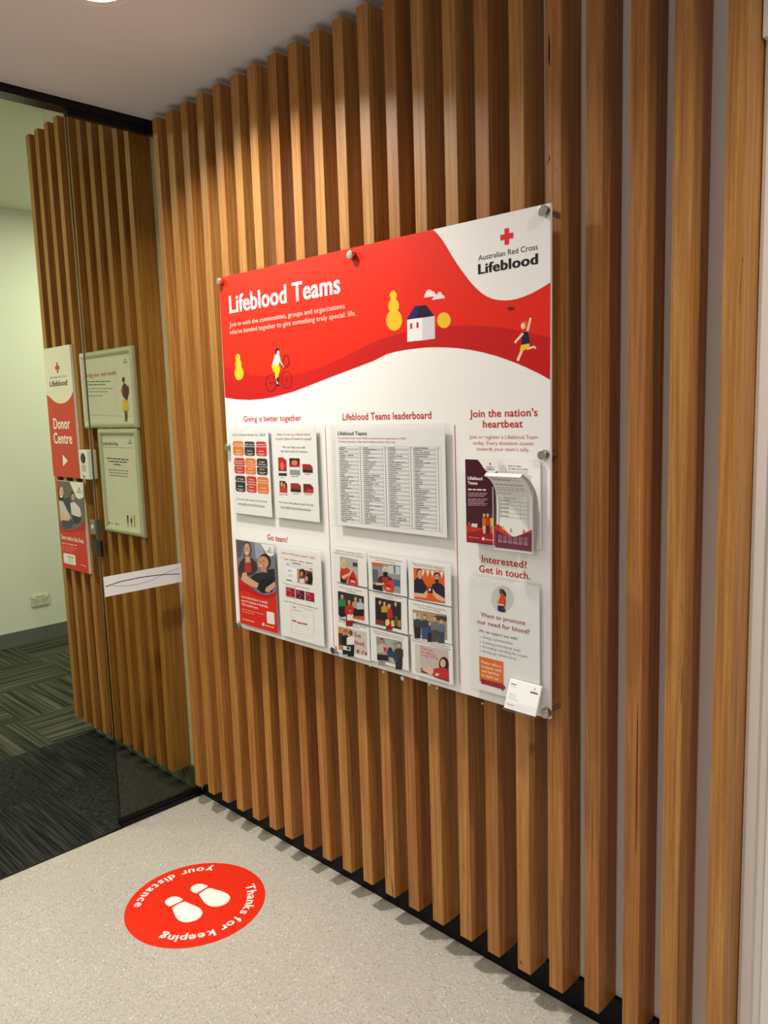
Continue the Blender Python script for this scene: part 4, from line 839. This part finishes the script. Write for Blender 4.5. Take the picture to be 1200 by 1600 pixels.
for k in range(6): 
    for j in range(6): bpoly([(0.06 + .145 * j, 0.155 - .016 * k), (0.06 + .145 * j + .10 + .02 * ((k + j) % 3) * .5, 0.155 - .016 * k), (0.06 + .145 * j + .10 + .02 * ((k + j) % 3) * .5, 0.150 - .016 * k), (0.06 + .145 * j, 0.150 - .016 * k)], (190, 150, 164) if k < 4 else (226, 200, 206), 2)
for u0, v0, c in ((0.2, .235, (240, 190, 60)), (0.42, .215, (226, 150, 120)), (0.78, .215, (226, 110, 40))):
    bpoly([(u0 - .03, v0 - .01), (u0 + .04, v0 - .01), (u0 + .02, v0 + .035), (u0 - .02, v0 + .035)], c, 3)
rr = random.Random(5)
for k, v in enumerate((.93, .90, .885, .87, .80, .785, .745, .715, .67, .61)):
    for j in range(rr.choice((3, 4, 6))): bpoly([(.08 + .13 * j, v), (.08 + .13 * j + .1, v), (.08 + .13 * j + .1, v + .006), (.08 + .13 * j, v + .006)], (130, 126, 128), 2)
for v in (.57, .525, .48, .43, .38): bpoly([(.1, v), (.9, v), (.9, v + .004), (.1, v + .004)], (170, 168, 172), 2); bpoly([(.12, v + .012), (.36, v + .012), (.36, v + .019), (.12, v + .019)], (120, 118, 122), 2)
for u in (.1, .3, .68, .9): bpoly([(u, .36), (u + .006, .36), (u + .006, .60), (u, .60)], (180, 178, 182), 2)
tag(br.build('brochure_pile'), 'pile of white registration brochures curling forward out of the front acrylic pocket', 'brochures')

# business cards in their little holder, tilted back
ch = empty('card_holder', W(-0.67, -0.052, -0.4605)); tag(ch, 'small clear acrylic business card holder at the lower right corner of the board', 'card holder')
cz0, cz1 = -0.4570, -0.4165
def cy(z, off): return -0.0595 + (z - cz0) / (cz1 - cz0) * 0.0165 + off
b = MB()
b.prism([(cy(-0.4595, -0.0020), -0.4595), (cy(-0.444, -0.0020), -0.444), (cy(-0.444, -0.0012), -0.444), (cy(-0.4595, -0.0012), -0.4595)], -0.6965, -0.6345, M_ACRYLIC)
b.build('front_lip', ch)
b = MB(); b.prism([(cy(-0.4595, 0.0045), -0.4595), (cy(-0.428, 0.0045), -0.428), (cy(-0.428, 0.0053), -0.428), (cy(-0.4595, 0.0053), -0.4595)], -0.6965, -0.6345, M_ACRYLIC)
b.prism([(cy(-0.4595, -0.002), -0.4595), (YB - 0.0003, -0.4595), (YB - 0.0003, -0.4603), (cy(-0.4595, -0.002), -0.4603)], -0.6965, -0.6448, M_ACRYLIC)
for x, o_ in ((-0.6968, -0.002), (-0.6456, 0.0056)): b.prism([(cy(-0.4595, o_), -0.4600), (YB - 0.0003, -0.4600), (YB - 0.0003, -0.436), (cy(-0.446, o_), -0.446)], x, x + 0.0008, M_ACRYLIC)
b.build('cradle', ch)
def card_mesh(off, ink_on):
    b = MB(); x0, x1 = -0.6935, -0.6370
    b.prism([(cy(cz0, off), cz0), (cy(cz1, off), cz1), (cy(cz1, off + 0.0006), cz1), (cy(cz0, off + 0.0006), cz0)], x0, x1, M_PAPER)
    def q(u0, u1, v0, v1, c, L=1):
        P = [(x0 + (x1 - x0) * u, cz0 + (cz1 - cz0) * v) for u, v in ((u0, v0), (u1, v0), (u1, v1), (u0, v1))]
        b.add([W(x, cy(z, off - L * 0.0001), z) for x, z in P], [(0, 1, 2, 3)], ink(c))
    if ink_on:
        q(.06, .24, .84, .87, (90, 60, 64)); q(.06, .26, .76, .775, (190, 160, 164))
        for k in range(4): q(.06, .30 + .1 * (k == 3), .52 - .06 * k, .535 - .06 * k, (176, 172, 174))
        q(.70, .94, .72, .765, (60, 40, 44)); q(.72, .90, .79, .805, (150, 140, 140)); q(.81, .83, .85, .91, (170, 60, 60)); q(.80, .84, .87, .89, (170, 60, 60))
        q(.06, .30, .14, .16, (200, 110, 110)); q(.06, .80, .18, .188, (206, 190, 190)); q(.10, .80, .10, .108, (206, 190, 190)); q(.74, .98, .245, .252, (206, 196, 196))
    return b
for k in range(6):
    o = card_mesh(0.0006 * k, k == 0).build('business_card')
    tag(o, 'white business card showing its printed front, foremost in the small holder' if k == 0 else 'white business card in the small holder, %s behind the foremost' % ORD[k - 1], 'business card', 'business cards in the holder')

# clear bumpers of old adhesive below the board's lower edge
for k, (px, py) in enumerate(((433.5, 997), (577.5, 1041), (598.5, 1050), (628, 1060.5), (670, 1069.5), (682, 1075.5), (753, 1099.5))):
    p = hit(px, py, 1, -0.0265); r = (0.0017, 0.0020, 0.0028, 0.0042, 0.0028, 0.0024, 0.0016)[k]
    b = MB(); b.lathe(W(p.x, -0.0244, p.z), (0, -1, 0), [(r * S, 0.0), (r * S, 0.002), (r * S * .6, 0.0034), (0.0003, 0.0038)], mat('blob_adhesive', (214, 210, 204), 0.35), 14)
    tag(b.build('adhesive_dab'), 'whitish dab of adhesive under the sign board, %s from the left' % ORD[k], 'adhesive dab', 'adhesive dabs under the board')

# ---------------------------------------------------------------- signs on the donor-room battens
YS = -0.0110
def flat_sign(name, q, label, cat, draw, cv, thick=0.0035):
    r = [hit(*p, 1, YS) for p in q]; x0 = (r[0].x + r[3].x) / 2; x1 = (r[1].x + r[2].x) / 2; z1 = (r[0].z + r[1].z) / 2; z0 = (r[2].z + r[3].z) / 2
    root = empty(name, W((x0 + x1) / 2, YS, z0)); tag(root, label, cat)
    b = MB(); b.box(x0, x1, YS, -0.0032, z0, z1, M_PAPER); b.build('backing_panel', root)
    p = Print(YS, cv); draw(p, x0, x1, z0, z1); p.build('printed_face', root)
K5 = crop(40, 520, 6.0); K6 = crop(40, 660, 6.0)
def d_donor(p, x0, x1, z0, z1):
    p.rect(x0, x1, z0, z1, (206, 66, 48), 1)
    zm = p.xz(320, 600)[1]
    cur = [(195, 580), (215, 592), (240, 615), (265, 640), (295, 658), (330, 665), (365, 657), (400, 635), (425, 600), (450, 545)]
    q = [p.xz(*c) for c in cur]; q[0] = (x0, q[0][1]); q[-1] = (x1, q[-1][1])
    p.add([p.at(x, z, 2) for x, z in [(x0, z1)] + q + [(x1, z1)]], [tuple(range(len(q) + 2))], ink((236, 226, 204)))
    p.cross(298, 328, 21, (206, 60, 50), 3); p.text('Australian Red Cross', (228, 431), (386, 416), 24, (60, 52, 50), 0, 3); p.text('Lifeblood', (229, 506), (392, 490), 52, (30, 26, 28), 0.04, 3, 3)
    p.text('Donor', (266, 906), (420, 893), 100, (250, 236, 220), 0.03, 3, 3); p.text('Centre', (268, 1036), (440, 1040), 100, (250, 236, 220), 0.03, 3, 3)
    a = [(347, 1140), (396, 1200), (352, 1252)]; p.poly(a, (250, 236, 220), 3)
flat_sign('wall_sign', [(67, 545.5), (109.3, 538.3), (124.5, 747.4), (83.6, 744)], 'tall red Donor Centre sign with a white arrow on the far battens', 'sign', d_donor, K5)
def d_save(p, x0, x1, z0, z1):
    p.rect(x0, x1, z0, z1, (214, 52, 40), 1)
    edge = [(318, 950), (345, 985), (385, 1008), (430, 1005), (480, 990), (520, 960), (560, 925)]
    p.poly([(302, 548), (540, 566), (562, 925)] + edge[::-1][1:], (110, 100, 92), 2); p.poly([(318, 950), (345, 985), (385, 1008), (430, 1005), (480, 990), (520, 960), (561, 915), (563, 1020), (500, 1018), (440, 1030), (380, 1032), (322, 1000)], (182, 34, 36), 3)
    p.poly([(306, 640), (330, 595), (352, 620), (358, 720), (345, 760), (312, 730)], (44, 34, 34), 3); p.ell(336, 655, 19, 52, (226, 186, 158), 4); p.face(338, 655, 18, 50, 5); p.poly([(322, 690), (350, 690), (346, 702), (328, 702)], (250, 244, 238), 5)
    p.poly([(312, 730), (350, 740), (395, 830), (430, 900), (440, 960), (330, 920)], (206, 196, 186), 4); p.poly([(350, 720), (420, 700), (440, 860), (400, 840)], (58, 64, 78), 3)
    p.ell(442, 690, 20, 44, (54, 40, 36), 4); p.ell(445, 700, 16, 32, (206, 156, 128), 5); p.face(446, 700, 15, 31, 6); p.poly([(420, 755), (460, 745), (510, 800), (525, 870), (500, 890), (432, 860)], (222, 214, 202), 4)
    p.poly([(345, 910), (420, 895), (450, 940), (430, 990), (380, 1000), (345, 975)], (66, 72, 84), 5); p.poly([(440, 870), (500, 885), (525, 905), (500, 950), (450, 950)], (48, 52, 62), 5); p.poly([(320, 840), (350, 850), (420, 900), (405, 925), (330, 910)], (224, 180, 152), 6)
    p.poly([(414, 558), (540, 567), (545, 700), (510, 720), (478, 705), (452, 650)], (236, 232, 214), 4); mini_logo(p, 503, 622, 50, L=5)
    p.text('Save twice the lives', (338, 1092), (548, 1134), 42, (252, 232, 218), 0.025, 4, 3)
    p.bars((345, 1135), (492, 1160), 9, (250, 190, 170), 4, 4)
    for k in range(3): p.bars((347, 1160 + 18 * k), (492 - 25 * k, 1185 + 17 * k), 6, (240, 140, 120), 4, 4, k)
    p.rrect([(354, 1222), (466, 1244), (474, 1342), (362, 1316)], 12, (238, 234, 222), 4); p.bars((398, 1262), (452, 1272), 7, (70, 64, 60), 5, 2)
    for k in range(3): p.bars((400, 1280 + 14 * k), (448, 1290 + 14 * k), 4, (170, 164, 156), 5, 3, k)
    p.bars((520, 1338), (575, 1356), 7, (250, 190, 170), 4, 2)
flat_sign('wall_poster', [(90.3, 750.8), (130, 754.4), (137, 896.6), (97.3, 885.2)], 'red poster with a photo of two seated people, below the Donor Centre sign', 'poster', d_save, K6)

def snap_frame(q, wd, label, cv, draw):
    y0 = -0.0155
    r = [hit(*p, 1, y0) for p in q]; x0 = (r[0].x + r[3].x) / 2; x1 = (r[1].x + r[2].x) / 2; z1 = (r[0].z + r[1].z) / 2; z0 = (r[2].z + r[3].z) / 2
    root = empty('snap_frame', W((x0 + x1) / 2, y0, z0)); tag(root, label, 'framed poster', 'snap frames behind the glass')
    yb = -0.0032
    b = Print(-0.0085, cv); b.box(x0 + 0.004, x1 - 0.004, -0.0085, yb, z0 + 0.004, z1 - 0.004, mat('poster_paper', (226, 226, 216), 0.5)); draw(b); b.build('poster_sheet', root)
    prof = [(0.0, 0.0), (0.0, 0.0075), (0.25, 0.0112), (0.6, 0.0120), (0.9, 0.0095), (1.0, 0.0055), (1.0, 0.0)]   # across the rail, height
    def rail(a, b_, inn):
        """mitred rail from corner a to corner b; inn = direction to the middle of the frame"""
        mb = MB(); a = Vector(a); b_ = Vector(b_); inn = Vector(inn); d = (b_ - a).normalized(); P = []
        for s_, c in ((1, a), (-1, b_)):
            for u, h in prof:
                p = c + inn * (u * wd) + d * (s_ * u * wd); P.append(W(p.x, yb - h, p.y))
        n = len(prof)
        mb.add(P, [tuple(range(n)), tuple(range(n, 2 * n))[::-1]] + [(i, n + i, n + (i + 1) % n, (i + 1) % n) for i in range(n)], M_SNAP); mb.build('frame_rail', root)
    rail((x0, z1), (x1, z1), (0, -1)); rail((x0, z0), (x1, z0), (0, 1)); rail((x0, z0), (x0, z1), (1, 0)); rail((x1, z0), (x1, z1), (-1, 0))
def d_bottle(p):
    p.text('Bring your own bottle', (564, 413), (852, 401), 40, (200, 66, 54), 0.012, 2, 3)
    for k, y in enumerate((464, 492)): p.bars((568, y), (800 - 45 * k, y - 5), 8, (80, 78, 76), 2, 5, k)
    for k, y in enumerate((527, 557, 595)): p.bars((572, y), (825 - 50 * k, y - 2), 7, (140, 138, 132), 2, 5, k)
    p.line([(585, 770), (985, 783)], 2, (90, 84, 80), 2); mini_logo(p, 935, 250, 46, L=2)
    DS = (92, 56, 46)
    p.ell(918, 438, 13, 24, (40, 28, 34), 3); p.ell(916, 446, 9, 18, DS, 4); p.line([(920, 460), (925, 480)], 10, DS, 3)
    p.poly([(908, 490), (935, 475), (968, 500), (972, 560), (952, 640), (915, 600), (896, 545)], (74, 50, 70), 4); p.poly([(940, 480), (968, 490), (972, 510), (950, 500)], (226, 170, 140), 5); p.poly([(905, 500), (915, 520), (915, 600), (898, 560)], (206, 60, 60), 5)
    p.poly([(908, 625), (960, 640), (970, 725), (908, 730)], (226, 206, 30), 5); p.line([(930, 728), (938, 770), (942, 815)], 13, DS, 4); p.line([(950, 728), (950, 815)], 11, DS, 4); p.line([(930, 822), (956, 824)], 9, (50, 40, 44), 5)
snap_frame([(122.2, 551), (204, 540.8), (211.7, 667.8), (130.2, 669.5)], 0.0165, 'silver snap frame with Bring your own bottle poster, upper one behind the glass', K5, d_bottle)
def d_app(p):
    p.text('Donate Blood App', (720, 211), (866, 213), 30, (50, 46, 50), 0.02, 2); mini_logo(p, 980, 170, 42, L=2); p.line([(724, 230), (1005, 242)], 2.5, (60, 56, 56), 2)
    p.bars((760, 340), (970, 356), 10, (60, 58, 60), 2, 6, 1); p.bars((778, 368), (955, 380), 10, (60, 58, 60), 2, 5, 2); p.bars((825, 397), (905, 404), 10, (60, 58, 60), 2, 1, 3)
    for k in range(3): p.bars((778 + 6 * k, 445 + 26 * k), (970 - 6 * k, 462 + 26 * k), 8, (130, 128, 124), 2, 6, k)
    for x, h, c in ((958, (50, 40, 46), (150, 96, 60)), (992, (226, 190, 160), (60, 50, 90)), (1020, (220, 150, 60), (226, 196, 70))):
        p.ell(x, 885, 8, 16, h, 3, n=12); p.poly([(x - 9, 900), (x + 9, 902), (x + 7, 945), (x - 5, 943)], c, 3); p.line([(x + 2, 942), (x + 4, 982)], 5, (90, 60, 54), 3)
    p.ell(785, 940, 5, 11, (90, 88, 84), 3, n=10); p.bars((795, 948), (832, 955), 6, (150, 148, 144), 3, 1); p.ell(850, 952, 5, 11, (90, 88, 84), 3, n=10); p.bars((860, 960), (890, 966), 6, (150, 148, 144), 3, 1)
snap_frame([(150, 671.3), (211.7, 668.5), (222.5, 841), (163, 829.5)], 0.0165, 'silver snap frame with Donate Blood App poster, lower one behind the glass', K6, d_app)

# intercom, exit button and card reader
def px_box(q, y0):
    r = [hit(*p, 1, y0) for p in q]
    return (r[0].x + r[3].x) / 2, (r[1].x + r[2].x) / 2, (r[2].z + r[3].z) / 2, (r[0].z + r[1].z) / 2
y0 = -0.030; x0, x1, z0, z1 = px_box([K6(492, 256), K6(577, 262), K6(594, 538), K6(510, 530)], y0)
r_ = empty('intercom', W((x0 + x1) / 2, y0, z0)); tag(r_, 'white door intercom with a round dark speaker, between the sign and the snap frames', 'intercom')
b = MB(); b.rbox(x0, x1, y0, -0.0032, z0, z1, M_PLASTIC, 0.004); b.build('housing', r_)
w = x1 - x0; h = z1 - z0
b = MB(); b.lathe(W(x0 + w * .50, y0 + 0.0003, z0 + h * .72), (0, -1, 0), [(0.0225, 0.0), (0.0225, 0.0012), (0.019, 0.0022), (0.0003, 0.0024)], M_DARKPLASTIC, 24); b.build('camera_window', r_)
b = MB()
for k in range(7): b.box(x0 + w * .28, x0 + w * .72, y0 - 0.0006, y0 + 0.0004, z0 + h * (.27 + .035 * k), z0 + h * (.283 + .035 * k), mat('grille_shadow', (150, 148, 136), 0.6))
b.build('speaker_grille', r_)
b = MB(); b.lathe(W(x0 + w * .48, y0 + 0.0003, z0 + h * .12), (0, -1, 0), [(0.008, 0.0), (0.008, 0.002), (0.006, 0.0034), (0.0003, 0.0036)], M_STEEL, 20); b.build('call_button', r_)
y0 = -0.022; x0, x1, z0, z1 = px_box([K6(600, 915), K6(641, 911), K6(661, 1051), K6(612, 1046)], y0)
r_ = empty('exit_button', W((x0 + x1) / 2, y0, z0)); tag(r_, 'small grey metal exit button box below the intercom', 'button')
b = MB(); b.rbox(x0, x1, y0, -0.0032, z0, z1, M_GREYMETAL, 0.002); b.build('box', r_)
b = MB(); b.lathe(W((x0 + x1) / 2, y0 + 0.0003, (z0 + z1) / 2), (0, -1, 0), [(0.0115, 0.0), (0.0115, 0.0016), (0.0085, 0.0026), (0.0003, 0.003)], mat('pale_push', (206, 206, 200), 0.3), 22); b.build('push_button', r_)
y0 = -0.020; x0, x1, z0, z1 = px_box([K6(627, 1112), K6(668, 1108), K6(683, 1266), K6(640, 1255)], y0)
b = MB(); b.rbox(x0, x1, y0, -0.0032, z0, z1, M_DARKPLASTIC, 0.0025)
tag(b.build('card_reader'), 'small dark plastic card reader below the grey exit button', 'card reader')

# double power outlet on the far wall
XO = -3.57
ys = [0.331, 0.4085]; zs = [-0.8325, -0.7825]
r_ = empty('power_outlet', W(XO, sum(ys) / 2, zs[0])); tag(r_, 'cream double power outlet low on the pale green far wall', 'power outlet')
b = MB(); b.rbox(XO + 0.0002, XO + 0.0062, ys[0], ys[1], zs[0], zs[1], mat('cream_plastic', (206, 202, 172), 0.4), 0.002); b.build('cover_plate', r_)
for k in (0, 1):
    yc = ys[0] + (0.25 + 0.5 * k) * (ys[1] - ys[0]); ysw = ys[0] + (0.14 + 0.72 * k) * (ys[1] - ys[0])
    b = MB(); b.rbox(XO + 0.006, XO + 0.0082, ysw - 0.005, ysw + 0.005, zs[1] - 0.015, zs[1] - 0.003, mat('switch_white', (236, 236, 224), 0.35), 0.0008); b.build('rocker_switch', r_)
    b = MB()
    for dy, dz, a in ((-0.0065, 0.002, 0.6), (0.0065, 0.002, -0.6), (0.0, -0.009, 0.0)):
        c = Vector((yc + dy, (zs[0] + zs[1]) / 2 - 0.004 + dz)); d = Vector((math.sin(a), math.cos(a))) * 0.0035; n_ = Vector((d.y, -d.x)) * 0.32
        b.add([W(XO + 0.0064, *(c + d + n_)), W(XO + 0.0064, *(c - d + n_)), W(XO + 0.0064, *(c - d - n_)), W(XO + 0.0064, *(c + d - n_))], [(0, 1, 2, 3)], mat('socket_slot', (30, 28, 24), 0.6))
    b.build('socket_slots', r_)

# ---------------------------------------------------------------- floor decal
CX, CY, RD = -1.3569, -0.2210, 0.1408
zd = ZF + 0.0004
dec = empty('floor_decal', W(CX, CY, ZF)); tag(dec, 'round red floor sticker with white footprints and the words Thanks for keeping your distance', 'floor sticker')
b = MB(); b.lathe(W(CX, CY, ZF), (0, 0, 1), [(RD * S, 0.0001), (RD * S, 0.0006)], ink((226, 44, 22)), 72, False); b.build('red_disc', dec)
M_PRINT = ink((244, 240, 232))
def fl(x, y, L=1): return W(CX + x, CY + y, zd + L * EPS * 1.4)
b = MB()
def arc_text(body, a0, a1, rad, size, outward):
    """letters along an arc; outward: tops away from the centre, read clockwise from above"""
    n = len(body); adv = []
    for c in body:
        adv.append(0.32 if c == ' ' else glyphs(c, 0.03, 3)[2] + 0.10)
    tot = sum(adv); pos = 0.0
    for c, w_ in zip(body, adv):
        if c != ' ':
            vs, fs, gw, chh = glyphs(c, 0.03, 3)
            t = (pos + w_ / 2) / tot; ang = math.radians(a0 + (a1 - a0) * t); k = abs(math.radians(a1 - a0)) * rad / tot
            er = Vector((math.cos(ang), math.sin(ang))); et = Vector((-er.y, er.x))
            right, up = (-et, er) if outward else (et, -er)
            o_ = er * rad
            b.add([fl(*(o_ + right * ((x - gw / 2) * k) + up * ((y - 0.35) * size / 0.70)), 2 + kk) for x, y, kk in vs], fs, M_PRINT)
        pos += w_
arc_text('Thanks for keeping', 74, -70, 0.1140, 0.0195, True)
b.build('curved_lettering', dec); b = MB()
arc_text('your distance', 129, 231, 0.1150, 0.0195, False)
b.build('curved_lettering', dec)
def foot(cy_, splay):
    m = MB(); ca, sa = math.cos(splay), math.sin(splay)
    def P(x, y): return fl(x * ca - y * sa, cy_ + x * sa + y * ca, 2)
    sole = [(-0.020, -0.0125), (-0.004, -0.0185), (0.014, -0.0240), (0.030, -0.0245), (0.043, -0.0185), (0.0505, -0.006), (0.0505, 0.006), (0.043, 0.0180), (0.030, 0.0235), (0.014, 0.0230), (-0.004, 0.0185), (-0.020, 0.0130)]
    heel = [(-0.0265, -0.0140), (-0.0265, 0.0145), (-0.036, 0.0160), (-0.046, 0.0130), (-0.0525, 0.006), (-0.0535, -0.004), (-0.0495, -0.0115), (-0.040, -0.0155)]
    for q in (sole, heel): 
        q2 = spline([*q, q[0]], 44)[:-1]
        m.add([P(*p) for p in q2], [tuple(range(len(q2)))], M_PRINT)
    m.build('footprint', dec)
foot(-0.0305, 0.0); foot(0.0330, 0.10)
